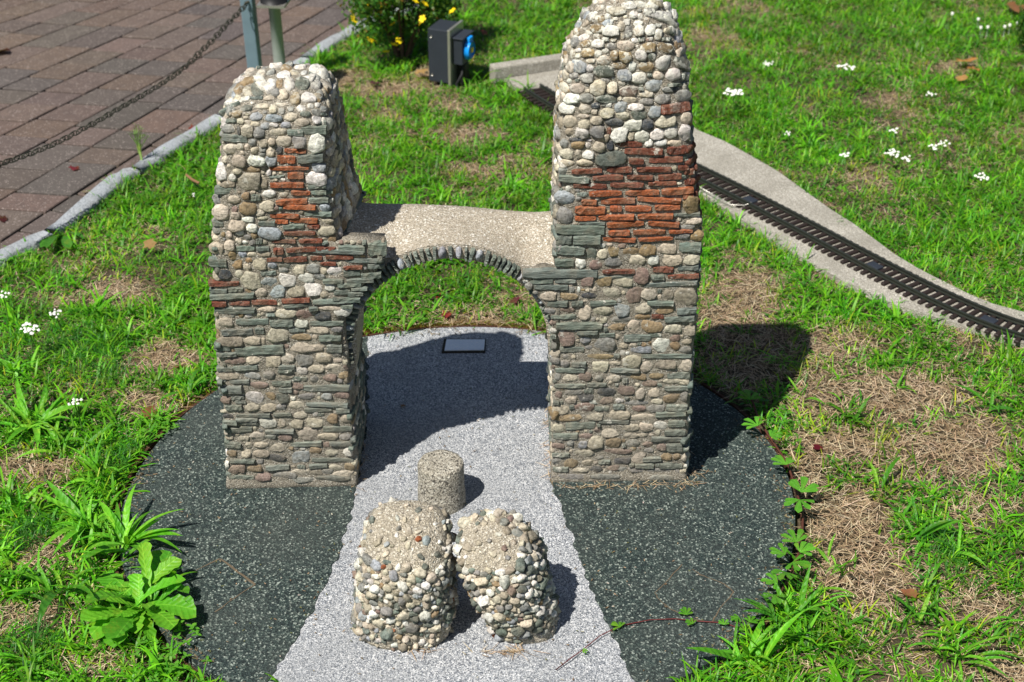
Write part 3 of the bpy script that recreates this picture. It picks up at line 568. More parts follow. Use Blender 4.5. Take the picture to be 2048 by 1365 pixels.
# inset block in the path, its dark joint and the lid joints in the dark slabs
pc = [at(883, 705.5, DZ), at(970.5, 705, DZ), at(972, 678.5, DZ), at(888, 678.5, DZ)]
def quad(name, P, z0, z1, mat, parent, L): return disc_mesh(name, [(p[0], p[1]) for p in P], z0, z1, mat, parent, L)
quad('joint', pc, DZ-.004, DZ+.0006, plain('dark_joint', (.035, .03, .02), .95), plat, DC)
M_plate = grit_mat('white_chippings', [(.8, .86, .9), (.84, .88, .92), (.76, .82, .88)], (.7, .76, .82), (.9, .9, .9), 380, .3, (20, .1), (.5, .52, .54))
pq = [at(889, 703, DZ), at(968, 702, DZ), at(970, 681, DZ), at(893, 681, DZ)]; quad('inset_block', pq, DZ-.004, DZ+.0022, M_plate, plat, DC)
def crack(pts, wd=.0022, name='joint'):
    P = [at(x, y, DZ) for x, y in pts]; Vv = []; Ff = []; Q = []
    for i in range(len(P)-1):
        for k in range(6): Q.append(P[i].lerp(P[i+1], k/6))
    Q.append(P[-1])
    for i, q in enumerate(Q):
        t = (Q[min(i+1, len(Q)-1)]-Q[max(i-1, 0)]).normalized(); s = Vector((-t.y, t.x, 0)); j = random.uniform(-.001, .001); ww = wd*random.uniform(.35, 1.0)
        for sg in (-1, 1): v = q + s*(j + sg*ww/2) - DC; Vv.append((v.x, v.y, DZ+.0006))
    for i in range(len(Q)-1): Ff.append((2*i, 2*i+1, 2*i+3, 2*i+2))
    return link(name, pymesh(name, Vv, Ff, False, (M_soilcrack,)), plat)
crack([(1365,1130),(1310,1187),(1318,1200),(1343,1220),(1385,1238),(1422,1247)]); crack([(1385,1139),(1400,1150),(1443,1166),(1468,1185),(1440,1218),(1422,1247)], .003)
crack([(440,1119),(510,1169)], .005); crack([(440,1119),(350,1160)], .003); crack([(510,1169),(430,1225)], .0025); crack([(1010,965),(1011,966)])
# ------------------------------------------------------------------ rubble mounds and stub
def lump(prof, cx, cy, lean, seed):
    """prof: z, half width, half depth ; returns world mesh"""
    V = []; F = []; n = 28; zs = [p[0] for p in prof]
    Z = np.linspace(zs[0], zs[-1], 22)
    for z in Z:
        hw = np.interp(z, zs, [p[1] for p in prof]); hd = np.interp(z, zs, [p[2] for p in prof]); t = (z-zs[0])/(zs[-1]-zs[0])
        for k in range(n):
            a = 2*math.pi*k/n; c, s = math.cos(a), math.sin(a); e = 3.0; q = (abs(c)**e+abs(s)**e)**(-1/e)
            x = cx + lean[0]*z + hw*c*q; y = cy + lean[1]*z + hd*s*q
            d = .006*noise.noise(Vector((x*22+seed, y*22, z*22)))
            zz = z
            V.append((x + d*c, y + d*s, zz + (.5*d + lean[2]*(y-cy) if t > .55 else lean[2]*(y-cy)*t/.55)))
    m = len(Z)
    for i in range(m-1):
        for k in range(n): k2 = (k+1) % n; F.append((i*n+k, i*n+k2, (i+1)*n+k2, (i+1)*n+k))
    F.append(tuple((m-1)*n+k for k in range(n))); F.append(tuple(reversed(range(n))))
    return V, F
def mound(label, prof, cx, cy, lean, seed, bare):
    root = empty('rubble_mound', (cx, cy, DZ), label, 'stone mound')
    V, F = lump(prof, cx, cy, lean, seed); L = (cx, cy, DZ)
    core = link('core', pymesh('core', rel(V, L), F, True, (M_mound,)), root)
    bv = BVHTree.FromPolygons([Vector(v) for v in V], F); pts = []; P = []
    for it in range(9000):
        a = random.uniform(0, 6.283); e = math.asin(random.uniform(-.15, 1)); d = Vector((math.cos(a)*math.cos(e), math.sin(a)*math.cos(e), math.sin(e)))
        tgt = Vector((cx + lean[0]*.08, cy, random.uniform(.01, .14)))
        hit, n, _, _ = bv.ray_cast(tgt + d*.5, -d)
        if hit is None or hit.z < DZ: continue
        big = .0130 if it < 260 else .0098 if it < 1500 else .0068
        s = big*random.uniform(.75, 1.2)
        px, py, _ = proj(hit)
        if any(((px-bx)/rx)**2 + ((py-by)/ry)**2 < 1 for bx, by, rx, ry in bare) and n.z > .3 and random.random() < .972: continue
        if any((hit-q).length < .44*(s+r) for q, r in pts): continue
        pts.append((hit, s)); r, u = frame(n, Vector((random.uniform(-1, 1), random.uniform(-1, 1), .1)).normalized(), 0)
        w_, h_, dp = s*random.uniform(1.0, 1.45), s*random.uniform(.75, 1.05), s*random.uniform(.7, 1.0); n = (n + Vector((random.gauss(0, .25), random.gauss(0, .25), random.gauss(0, .25)))).normalized(); r, u = frame(n, r)
        o = hit + n*dp*.10
        Mx = Matrix(((r.x*w_, u.x*h_, n.x*dp, o.x), (r.y*w_, u.y*h_, n.y*dp, o.y), (r.z*w_, u.z*h_, n.z*dp, o.z), (0, 0, 0, 1)))
        cc = random.choices('wcgbSsoepr', (24, 30, 14, 6, 10, 7, 4, 12, 2, 1.0))[0]
        v = (hit-ORG).normalized(); h2, _, _, _ = bv.ray_cast(ORG, v); vis = h2 is not None and (h2-hit).length < .004
        P.append((vis, s, ('cobble', random.randrange(4, 28), Mx, jit(PAL[cc], .2))))
    P.sort(key=lambda t: (-t[0], -t[1])); restp = []
    for i, (v, s, p) in enumerate(P):
        if v and i < 300: link('pebble', ME['cobble'][p[1]], root, None, Matrix.Translation(-Vector(L)) @ p[2], p[3])
        else: restp.append(p)
    joined('small_pebbles', restp, root, L, M_cob_a)
mound('larger left mound of pebbles with a bare sandy top, in front of the round stub',
      [(.0, .066, .066), (.03, .067, .066), (.08, .064, .064), (.13, .060, .060), (.158, .056, .054), (.172, .045, .043), (.179, .02, .018)], -.1515, 1.758, (.04, -.05, .42), 3, [(805, 1065, 108, 70), (860, 1120, 50, 26)])
mound('smaller right mound of pebbles leaning to the right, beside the larger one',
      [(.0, .044, .052), (.03, .047, .054), (.08, .050, .056), (.125, .051, .053), (.147, .046, .045), (.158, .034, .034), (.163, .012, .012)], .020, 1.756, (-.30, -.05, .40), 11, [(978, 1095, 66, 52), (950, 1070, 44, 26)])
st_ = empty('concrete_stub', (-.1105, 2.036, DZ), 'short round pitted concrete stub standing behind the two pebble mounds', 'stub')
V = []; F = []; n = 40
for i, (z, r) in enumerate([(-.004, .0375), (.02, .0372), (.03, .0362), (.034, .0358), (.038, .0362), (.052, .0362), (.070, .0358), (.074, .034), (.075, .028), (.0745, .014)]):
    for k in range(n):
        a = 2*math.pi*k/n; d = .0016*noise.noise(Vector((math.cos(a)*4, math.sin(a)*4, z*90))); V.append(((r+d)*math.cos(a), (r+d)*math.sin(a), z + d*.3))
for i in range(9):
    for k in range(n): k2 = (k+1) % n; F.append((i*n+k, i*n+k2, (i+1)*n+k2, (i+1)*n+k))
F.append(tuple(9*n+k for k in range(n)))
link('drum', pymesh('drum', V, F, True, (M_stub,)), st_)
# ------------------------------------------------------------------ track bed, kerb wall, railway
near = [(-.02, 3.82), (.045, 3.715), (.115, 3.581), (.26, 3.36), (.408, 3.15), (.453, 3.068), (.546, 2.902), (.642, 2.753), (.729, 2.653), (.819, 2.587), (.936, 2.51), (1.2, 2.37), (1.5, 2.25)]
far = [(1.5, 2.36), (1.2, 2.47), (.962, 2.606), (.902, 2.677), (.863, 2.728), (.827, 2.771), (.807, 2.834), (.767, 2.884), (.738, 2.944), (.693, 3.03), (.647, 3.137), (.595, 3.258), (.541, 3.304), (.49, 3.447), (.437, 3.505), (.33, 3.72), (.30, 3.93), (.13, 3.885)]
far = [(1.5, 2.36), (1.2, 2.47)] + [(q.x, q.y) for q in (at(*p) for p in [(2048,636),(1985,619),(1938,600),(1866,564),(1830,545),(1786,518),(1745,487),(1709,460),(1656,426),(1603,388),(1557,354),(1511,327),(1450,293),(1395,270)])] + [(.33, 3.72), (.30, 3.93), (.13, 3.885)]
bedpoly = np.array(near + far)
disc_z = .012
n = len(bedpoly); V = [(x, y, -.03) for x, y in bedpoly] + [(x, y, disc_z) for x, y in bedpoly]
F = [tuple(reversed(range(n))), tuple(range(n, 2*n))] + [(k, (k+1) % n, n+(k+1) % n, n+k) for k in range(n)]
tag(link('track_bed', pymesh('track_bed', V, F, False, (M_bed,))), kind='structure')
wall = empty('edging_wall', (.13, 3.87, 0), 'low weathered concrete edging wall where the miniature track comes out of the grass', 'wall')
V = []; F = []
a, b = Vector((-.045, 3.815, 0)), Vector((.32, 3.965, 0)); t = (b-a).normalized(); s = Vector((-t.y, t.x, 0))
V = [tuple(p - wall.location) for p in (a, b, b+s*.035, a+s*.035)]; V = [(x, y, -.02) for x, y, _ in V] + [(x, y, .042) for x, y, _ in V]
bevel(link('wall_block', pymesh('wall_block', V, [(0,3,2,1),(4,5,6,7),(0,1,5,4),(1,2,6,5),(2,3,7,6),(3,0,4,7)], False, (M_bed,)), wall), .004)
nr = np.array([(.044,3.701),(.105,3.60),(.447,3.145),(.506,3.066),(.556,2.994),(.613,2.914),(.669,2.824),(.721,2.751),(.771,2.682),(.822,2.624),(.884,2.558),(.934,2.514)])
cf = np.polyfit(nr[:, 0], nr[:, 1], 4)
X = np.linspace(.03, 1.12, 400); Yv = np.polyval(cf, X); 
lin = X > .95; sl_ = np.polyval(np.polyder(cf), .93)
Yv[lin] = Yv[~lin][-1] + (X[lin]-X[~lin][-1])*sl_
Pn = np.c_[X, Yv]; seg = np.r_[0, np.cumsum(np.linalg.norm(np.diff(Pn, axis=0), axis=1))]
def on(s): return np.array([np.interp(s, seg, Pn[:, 0]), np.interp(s, seg, Pn[:, 1])])
trk = empty('railway_track', (*on(0), disc_z), 'miniature railway track with dark rails and brown sleepers curving across the lawn', 'track'); TL = np.array([*on(0), disc_z])
tot = seg[-1]; G = .046
def tn(s):
    d = on(min(s+.01, tot))-on(max(s-.01, 0)); d /= np.linalg.norm(d); return d, np.array([-d[1], d[0]])
for off in (0, G):
    V = []; F = []; m = 120
    prof_ = [(-.0032, .006), (.0032, .006), (.0032, .0075), (.0012, .0082), (.0012, .0115), (.0024, .0122), (.0024, .0145), (-.0024, .0145), (-.0024, .0122), (-.0012, .0115), (-.0012, .0082), (-.0032, .0075)]
    for i in range(m+1):
        s = tot*i/m; p = on(s); d, nn = tn(s)
        for (u, z) in prof_: q = p + nn*(off+u); V.append((q[0]-TL[0], q[1]-TL[1], z))
    k_ = len(prof_)
    for i in range(m):
        for k in range(k_): F.append((i*k_+k, i*k_+(k+1) % k_, (i+1)*k_+(k+1) % k_, (i+1)*k_+k))
    link('rail', pymesh('rail', V, F, False, (M_rail,)), trk)
V, F = box(-.0045, .0045, -.018, G+.018, 0, .0062)
sm = pymesh('sleeper', V, F, False, (M_sleeper,))
for i in range(int(tot/.0183)):
    s = .006 + i*.0183; p = on(s); d, nn = tn(s); o = link('sleeper', sm, trk); o.location = (p[0]-TL[0], p[1]-TL[1], .0); o.rotation_euler = (0, 0, math.atan2(d[1], d[0]) + random.uniform(-.02, .02))
    bevel(o, .0012, 1)
for px, py in ((1500, 400), (1745, 532), (1985, 632)):
    w0 = at(px, py, .02); s = min(np.linspace(0, tot, 300), key=lambda q: np.linalg.norm(on(q) + tn(q)[1]*G/2 - np.array([w0.x, w0.y])))
    p = on(s) + tn(s)[1]*G/2; d, nn = tn(s); V, F = box(-.015, .015, -.010, .010, .004, .0085)
    o = bevel(link('sensor_pad', pymesh('sensor_pad', V, F, False, (M_anth,)), trk), .002); o.location = (p[0]-TL[0], p[1]-TL[1], 0); o.rotation_euler = (0, 0, math.atan2(d[1], d[0]))
wr = [at(1395, 372, .022), at(1440, 398, .022), at(1462, 410, .02), at(1490, 411, .021), at(1503, 405, .026)]
V, F = tube([p - Vector(TL) for p in wr], .0012, 5); link('feed_wire', pymesh('feed_wire', V, F, True, (M_steel,)), trk)
# ------------------------------------------------------------------ paving and kerb
pave = link('pavement', pymesh('pavement', [(-9, -2, -.012), (-.1, -2, -.012), (-.1, 9, -.012), (-9, 9, -.012)], [(0, 1, 2, 3)], False, (M_moss,)))
# clip the joint bed to the paved side of the kerb
kk = [(p.x, p.y) for p in KP]; poly = [(-9, -1)] + [(kk[0][0]-.6, -1)] + kk + [(kk[-1][0]+1.5, 9), (-9, 9)]
pave.data = pymesh('pavement', [(x, y, -.007) for x, y in poly], [tuple(range(len(poly)))], False, (M_moss,)); tag(pave, kind='structure')
rows = [[(0,179),(321,41)], [(0,221),(384,43)], [(0,273),(408,67)], [(23,320),(480,73)], [(141,320),(471,127)], [(300,289),(410,218)]]
xa, xb = [], []
for (p0, p1) in rows:
    A, B_ = at(*p0), at(*p1); f = lambda y: A.x + (y-A.y)*(B_.x-A.x)/(B_.y-A.y); xa.append(f(3.0)); xb.append(f(4.2))
ca, cb = np.polyfit(range(6), xa, 1), np.polyfit(range(6), xb, 1)
def rowpt(i, y):
    x0, x1 = np.polyval(ca, i), np.polyval(cb, i); return x0 + (x1-x0)*(y-3.0)/1.2
pcols = [(.145, .108, .090), (.138, .104, .087), (.16, .118, .097), (.12, .10, .087), (.155, .11, .087), (.108, .094, .086), (.145, .108, .092)]
pav = []
for i in range(-24, 7):
    y = 2.3 + random.uniform(0, .15)
    while y < 6.5:
        ln = random.choice([.09, .11, .11, .15, .18]); y2 = y + ln*.9
        g = .0034; q = [(i+.025, y+g), (i+.975, y+g), (i+.975, y2-g), (i+.025, y2-g)]
        P = [(rowpt(a, b - (.018 if k in (1, 2) else 0)), b - (.018 if k in (1, 2) else 0)) for k, (a, b) in enumerate(q)]
        cx, cy = sum(p[0] for p in P)/4, sum(p[1] for p in P)/4
        P2 = []
        for (x, yy) in P: P2.append((min(x, kerb_x(yy)-.002), yy))
        if P2[1][0]-P2[0][0] > .012 and P2[2][0]-P2[3][0] > .012: pav.append((P2, cx, cy))
        y = y2
pav = [p for p in pav if -3.2 < p[1] < .6]
pav.sort(key=lambda p: abs(proj((p[1], p[2], 0))[0]-300)/2 + abs(proj((p[1], p[2], 0))[1]-200))
JV, JF = [], []
for j, (P, cx, cy) in enumerate(pav):
    dz = random.uniform(-.0012, .0012); zt = .001
    V = [(x-cx, y-cy, -.012) for x, y in P] + [(x-cx, y-cy, zt) for x, y in P]; F = [(4,5,6,7),(0,1,5,4),(1,2,6,5),(2,3,7,6),(3,0,4,7)]
    if j < 300:
        o = link('paver', pymesh('paver', V, F, False, (M_paver,)), pave, None, None, jit(random.choice(pcols), .10)); o.location = (cx, cy, dz)
        o.rotation_euler = (random.uniform(-.006, .006), random.uniform(-.006, .006), 0); bevel(o, .0018, 1)
    else: b = len(JV); JV += [(x+cx, y+cy, z+dz) for x, y, z in V]; JF += [tuple(k+b for k in f) for f in F]
if JV: o = link('more_pavers', pymesh('more_pavers', JV, JF, False, (M_paver,)), pave, None, None, pcols[0]); o['kind'] = 'stuff'
kerb = link('kerb', None); kerb.location = (KP[5].x, KP[5].y, 0); tag(kerb, kind='structure')
brk = [0, 2, 5, 7, 9, 11, 13]
for bi in range(len(brk)-1):
    pts = KP[brk[bi]:brk[bi+1]+1]; Q = []
    for i in range(len(pts)-1): Q += [pts[i].lerp(pts[i+1], k/3) for k in range(3)]
    Q.append(pts[-1]); V = []; F = []; L = kerb.location
    for i, q in enumerate(Q):
        t = (Q[min(i+1, len(Q)-1)]-Q[max(i-1, 0)]).normalized(); s = Vector((t.y, -t.x, 0)); end = i in (0, len(Q)-1)
        q = q + t*(.003 if i == 0 else -.003 if i == len(Q)-1 else 0)
        w0, w1 = -.002 + random.uniform(-.003, .003), .038 + random.uniform(-.003, .003); zt = .014 + random.uniform(-.003, .003)
        if end: w0 += .004; w1 -= .004
        for ww, z in ((w0, -.03), (w0, zt-.004), (w0+.005, zt), (w1-.005, zt), (w1, zt-.005), (w1, -.03)): v = q + s*ww - L; V.append((v.x, v.y, z))
    for i in range(len(Q)-1):
        for k in range(5): F.append((6*i+k, 6*i+k+1, 6*i+7+k, 6*i+6+k))
    F.append(tuple(range(6))); F.append(tuple(reversed([6*(len(Q)-1)+k for k in range(6)])))
    link('kerb_stone', pymesh('kerb_stone', V, F, True, (M_kerb,)), kerb)
# ------------------------------------------------------------------ posts and chain
b1 = at(516, 190, .0); t1 = aty(474, -190, b1.y - .01)
post = empty('square_post', b1, 'grey blue square steel post holding the end of the chain', 'post')
V, F = box(-.0155, .0155, -.0155, .0155, -.02, (t1-b1).length)
o = bevel(link('shaft', pymesh('shaft', V, F, False, (M_galv,)), post), .003); o.rotation_euler = (Vector((t1-b1)).to_track_quat('Z', 'Y') @ Matrix.Rotation(.62, 3, 'Z').to_quaternion()).to_euler()
hk = aty(490, 10, b1.y-.03)
V, F = tube([hk - b1 + Vector((.012, .02, .004)), hk - b1 + Vector((.002, -.004, .006)), hk-b1], .003, 6); link('hook', pymesh('hook', V, F, True, (M_chain,)), post)
b2 = at(566, 195, .0); t2 = aty(548, 8, b2.y)
pipe = empty('round_post', b2, 'round galvanised pipe post with a small square top plate', 'post')
V, F = tube([Vector((0, 0, -.02)), t2-b2], .0145, 20); link('shaft', pymesh('shaft', V, F, True, (M_pipe,)), pipe)
tp = t2 - b2; V, F = box(-.034, .034, -.034, .034, 0, .006); o = link('top_plate', pymesh('top_plate', V, F, False, (M_steel,)), pipe); o.location = tp; o.rotation_euler = (0, 0, -.12)
V, F = tube([Vector((0, 0, .006)), Vector((0, 0, .03)), Vector((0, 0, .05))], .03, 16, [.033, .033, .028]); o = link('lamp_base', pymesh('lamp_base', V, F, True, (M_black,)), pipe); o.location = tp
cd = Vector((-1.03-b1.x, 2.87-b1.y, 0)).normalized(); cn = Vector((-cd.y, cd.x, 0))
def onchain(px, py):
    d = ray(px, py); t = (b1 - Vector((0, .02, 0)) - ORG).dot(cn)/d.dot(cn); return ORG + d*t
cp = [onchain(*p) for p in ((490,12),(473,30),(455,48),(437,68),(418,88),(400,105),(378,128),(350,150),(320,170),(290,188),(260,205),(230,222),(200,240),(170,256),(135,275),(100,292),(60,308),(20,322),(-30,336),(-90,345))]
chain = empty('chain', cp[0], 'thin oxidised iron chain sagging from the square post above the paving', 'chain')
lm = []
for half in (0,):
    V, F = [], []
    pts = [Vector((math.cos(2*math.pi*k/14)*.0052 + (.0026 if math.cos(2*math.pi*k/14) > 0 else -.0026), math.sin(2*math.pi*k/14)*.0048, 0)) for k in range(14)]
    m = len(pts)
    for i, p in enumerate(pts):
        t = (pts[(i+1) % m]-pts[i-1]).normalized(); a = Vector((0, 0, 1)); bb = t.cross(a)
        for k in range(5): q = 2*math.pi*k/5; V.append(tuple(p + a*math.cos(q)*.0011 + bb*math.sin(q)*.0011))
    for i in range(m):
        for k in range(5): F.append((i*5+k, i*5+(k+1) % 5, ((i+1) % m)*5+(k+1) % 5, ((i+1) % m)*5+k))
    lmesh = pymesh('chain_link', V, F, True, (M_chain,))
cs = [0]
for i in range(len(cp)-1): cs.append(cs[-1] + (cp[i+1]-cp[i]).length)
s = 0; i = 0
while s < cs[-1]:
    p = Vector([np.interp(s, cs, [q[k] for q in cp]) for k in range(3)]); p2 = Vector([np.interp(min(s+.004, cs[-1]), cs, [q[k] for q in cp]) for k in range(3)]); 
    t = (p2-p).normalized() if (p2-p).length > 1e-6 else cd
    a = t.cross(Vector((0, 0, 1))).normalized(); b = a.cross(t)
    roll = (0.35 if i % 2 else 1.92) + random.uniform(-.15, .15); u = a*math.cos(roll)+b*math.sin(roll); v = t.cross(u)
    Mx = Matrix(((t.x, u.x, v.x, p.x-cp[0].x), (t.y, u.y, v.y, p.y-cp[0].y), (t.z, u.z, v.z, p.z-cp[0].z), (0, 0, 0, 1)))
    link('chain_link', lmesh, chain, None, Mx @ Matrix.Scale(cs[-1]/72/.0112, 4)); s += cs[-1]/72; i += 1
# ------------------------------------------------------------------ power box
pb = at(888, 166, 0); pbox = empty('power_box', pb, 'small anthracite garden power box with a steel edge and blue socket cover', 'power box'); pbox.rotation_euler = (0, 0, math.radians(-22))
def pbx(name, dims, mat, bv_=.002):
    V, F = box(*dims); return bevel(link(name, pymesh(name, V, F, False, (mat,)), pbox), bv_)
pbx('housing', (-.028, .027, -.03, .045, .012, .150), M_anth)
pbx('steel_plate', (.028, .035, -.036, .048, -.01, .154), M_steel, .001)
pbx('socket_housing', (.036, .062, -.022, .042, .062, .128), M_anth)
pbx('rain_hood', (.036, .066, -.026, .045, .1285, .133), M_anth)
pbx('stand', (.038, .058, .0, .03, 0, .055), M_black)
V, F = tube([Vector((.048, .012, .06)), Vector((.056, -.012, .035)), Vector((.044, -.02, .01)), Vector((.050, -.024, -.01))], .004, 7); link('cable', pymesh('cable', V, F, True, (M_black,)), pbox)
for z_ in (.03, .13):
    V, F = tube([Vector((-.018, -.0295, z_)), Vector((-.018, -.032, z_))], .003, 8); link('screw', pymesh('screw', V, F, True, (M_steel,)), pbox)
V, F = tube([Vector((.0625, .01, .094)), Vector((.070, .01, .094)), Vector((.074, .01, .094))], .024, 20, [.025, .025, .021]); soc = link('socket_cover', pymesh('socket_cover', V, F, True, (M_blue,)), pbox)
V, F = box(.063, .073, -.001, .021, .116, .128); bevel(link('cover_hinge', pymesh('cover_hinge', V, F, False, (M_blue,)), soc), .002)
V, F = box(.0745, .0755, .004, .016, .088, .100); link('rating_mark', pymesh('rating_mark', V, F, False, (M_yel,)), soc)
# ------------------------------------------------------------------ leaves
def strip(length, width, droop, rise, prof='lance', seed=0, n=8, fold=.25, lobes=0):
    """leaf along +x rising at angle rise, drooping; returns V,F"""
    r = random.Random(seed); V = []; F = []; x = z = 0.0; a = rise; cv = r.uniform(-.25, .25); y = 0.0; h = 0.0
    for i in range(n+1):
        t = i/n
        if prof == 'lance': wd = math.sin(math.pi*min(1, t*.9+.08))**.8 * (1 if t < .5 else 1-.55*(t-.5))
        elif prof == 'grass': wd = (1-t**2.2)*(.75+.25*min(1, t*4))
        else: wd = (t**.9)*1.0*(1 if t < .8 else max(.05, 1-((t-.8)/.2)**2*.95)) + .08
        if lobes: wd *= 1 + .22*math.sin(t*math.pi*2*lobes + 1) * (t > .25)
        if i == n: wd = .02
        if prof == 'grass' and i == 0: wd = .6
        hw = width/2*wd; nx_, nz_ = -math.sin(a), math.cos(a)
        V += [(x + nx_*hw*fold, y - hw, z + nz_*hw*fold), (x, y, z), (x + nx_*hw*fold, y + hw, z + nz_*hw*fold)]
        ds = length/n; x += math.cos(a)*ds; z += math.sin(a)*ds; h += cv/n; y += math.sin(h)*ds; a -= droop/n
    for i in range(n):
        for k in range(2): F.append((3*i+k, 3*i+k+1, 3*i+4+k, 3*i+3+k))
    return V, F
LEAVES = {}
def leaf_mesh(kind, v):
    key = (kind, v)
    if key not in LEAVES:
        r = random.Random(hash(kind) % 1000*0 + v*13 + len(kind))
        if kind == 'blade': V, F = strip(1, .10, r.uniform(.6, 2.0), r.uniform(.4, 1.05), 'lance', v, 9, .45)
        elif kind == 'broad': V, F = strip(1, .42, r.uniform(.5, 1.0), r.uniform(.35, .6), 'spat', v, 12, .22, 0 if v % 3 else 3)
        elif kind == 'lobed': V, F = strip(1, .34, r.uniform(.5, 1.2), r.uniform(.3, .7), 'spat', v, 16, .3, 4.5)
        elif kind == 'leaflet': V, F = strip(1, .40, r.uniform(.2, .5), r.uniform(.05, .2), 'spat', v, 7, .25)
        elif kind == 'small': V, F = strip(1, .55, .4, .3, 'lance', v, 3, .2)
        LEAVES[key] = pymesh(kind if kind not in ('small',) else 'leaf', V, F, True, (M_leaf,))
    return LEAVES[key]
GR = [(.075, .27, .016), (.10, .33, .02), (.055, .21, .018), (.14, .38, .025), (.18, .42, .03)]
def add_leaf(root, kind, az, length, wscale=1.0, col=None, tiltadd=0.0, base=(0, 0, 0), name='leaf'):
    o = link(name, leaf_mesh(kind, random.randrange(6)), root, None, None, col or jit(random.choice(GR), .15, .08))
    o.location = base; o.rotation_euler = (random.uniform(-.3, .3), -tiltadd, az); o.scale = (length, length*wscale, length); return o
def clump_at(px, py, label, cat='weed', name='grass_clump', n=9, L=(.05, .09), kind='blade', tips=None, z=.0, ws=1.0, cols=None, group=None, hgt=.03):
    p = at(px, py, z); root = empty(name, p, label, cat, group)
    if tips:
        for (tx, ty) in tips:
            q = at(tx, ty, hgt); d = q - p; add_leaf(root, kind, math.atan2(d.y, d.x), min(.11, max(.025, math.hypot(d.x, d.y)*1.12)), ws*random.uniform(.85, 1.15), jit(random.choice(cols or GR), .12, .06), base=(random.uniform(-.004, .004), random.uniform(-.004, .004), 0))
    for i in range(n):
        add_leaf(root, kind, random.uniform(0, 6.28), random.uniform(*L)*random.uniform(.6, 1.1), ws*random.uniform(.6, 1.15), jit(random.choice(cols or GR), .22, .1), random.uniform(-.1, .6), base=(random.gauss(0, .011), random.gauss(0, .012), 0))
    return root
BR = [(.13, .42, .02), (.18, .50, .03), (.10, .35, .02)]
clump_at(285, 1215, 'large leafy weed with broad lobed bright leaves at the lower left rim', name='broadleaf_weed', n=26, L=(.06, .105), kind='lobed', tips=[(302,1118),(345,1168),(405,1222),(392,1195),(360,1285),(230,1322),(178,1330),(152,1290),(205,1160),(215,1125),(170,1190),(262,1140)], cols=BR)
clump_at(255, 1095, 'tall broad bladed grass tuft leaning over the dark slab above the leafy weed', n=14, L=(.06, .1), tips=[(278,983),(322,1030),(398,1034),(418,1072),(402,1090),(382,1122),(425,1205),(190,1000),(150,1130),(200,1060),(300,1010)], ws=1.15, cols=BR)
clump_at(180, 1060, 'low wide bladed grass tuft left of the tall tuft by the rim', n=12, L=(.05, .09), tips=[(50,955),(30,1010),(50,1050),(85,980),(160,985),(60,1170),(0,1185),(240,1000)], ws=1.2, cols=BR)
clump_at(120, 1190, 'sprawling wide bladed grass tuft at the left edge below', n=10, L=(.05, .09), tips=[(0,1165),(5,1190),(60,1110),(40,1260),(180,1170),(200,1220),(100,1120)], ws=1.2)
clump_at(70, 860, 'dense bright grass tuft with long blades at the far left edge', n=18, L=(.05, .09), tips=[(0,800),(40,770),(100,765),(130,790),(190,805),(150,860),(20,880),(0,850),(90,910)], ws=1.2, cols=BR)
clump_at(375, 790, 'small broad leaved grass tuft beside the foot of the left tower', n=6, L=(.03, .05), tips=[(330,755),(395,720),(420,740),(320,790)], ws=1.3)
for (x_, y_, t_) in [(30,1020,'tall thick grass tuft at the left edge above the sprawling one'),(200,965,'thick grass tuft touching the upper left rim'),(140,1120,'thick bright grass tuft left of the leafy weed'),(330,1180,'bright grass tuft squeezed between the leafy weed and the tall tuft'),(60,1340,'dark grass tuft in the bottom left corner'),(20,760,'small bright tuft cut by the left edge above the dense one'),(120,905,'bright tuft just below the dense left edge tuft')]:
    clump_at(x_, y_, t_, n=18, L=(.045, .09), ws=1.05, cols=BR)
clump_at(350, 655, 'bright grass tuft by the left tower at mid height', n=8, L=(.03, .055), ws=1.2)
clump_at(220, 635, 'low leafy tuft in the thin grass between two dry patches', n=9, L=(.03, .05), ws=1.3)
clump_at(125, 470, 'upright dark green dock plant growing beside the granite kerb', name='dock_plant', n=3, L=(.03, .05), kind='broad', tips=[(112,400),(95,425),(158,422),(72,436),(90,462),(125,440)], cols=[(.06, .22, .02), (.09, .28, .03)], hgt=.075, ws=.6)
RT = [((1573,1235),'wide bladed grass tuft rising over the lower right rim',18,(.05,.085)), ((1500,1320),'large bright wide bladed grass tuft at the bottom right rim',22,(.06,.1)), ((1640,1200),'grass tuft with three long bright blades right of the rim',5,(.05,.08)),
      ((1688,1250),'sparse upright grass tuft in the straw near the rim tufts',5,(.05,.07)), ((1672,1135),'flat spreading grass rosette on bare soil right of the platform',13,(.03,.065)), ((1772,985),'spreading wide bladed tuft in the middle of the dry patch',8,(.05,.08)),
      ((1843,1070),'dense sprawling wide bladed tuft below the middle of the dry patch',12,(.05,.08)), ((1920,1110),'yellow green grass tuft near the right edge',8,(.04,.08)), ((2010,1095),'grass tuft cut by the right edge of the dry patch',9,(.05,.08)),
      ((1848,1245),'thick green tuft in the straw of the lower right',14,(.04,.07)), ((1918,1320),'large tuft with long pale blades at the bottom right',18,(.05,.09)), ((1994,1250),'small tuft with three blades near the lower right corner',5,(.04,.06)),
      ((1728,850),'narrow tuft leaning down beside the tower shadow',9,(.04,.06)), ((1700,805),'low leafy tuft just right of the tower shadow',9,(.03,.05)), ((1972,815),'grass tuft at the upper edge of the right dry patch',8,(.04,.07)), ((1600,795),'small tuft touching the edge of the tower shadow',7,(.03,.05))]
for (p, lb, n_, L) in RT: clump_at(p[0], p[1], lb, n=n_, L=L, ws=1.15, cols=(BR if 'bright' in lb or 'pale' in lb else None))
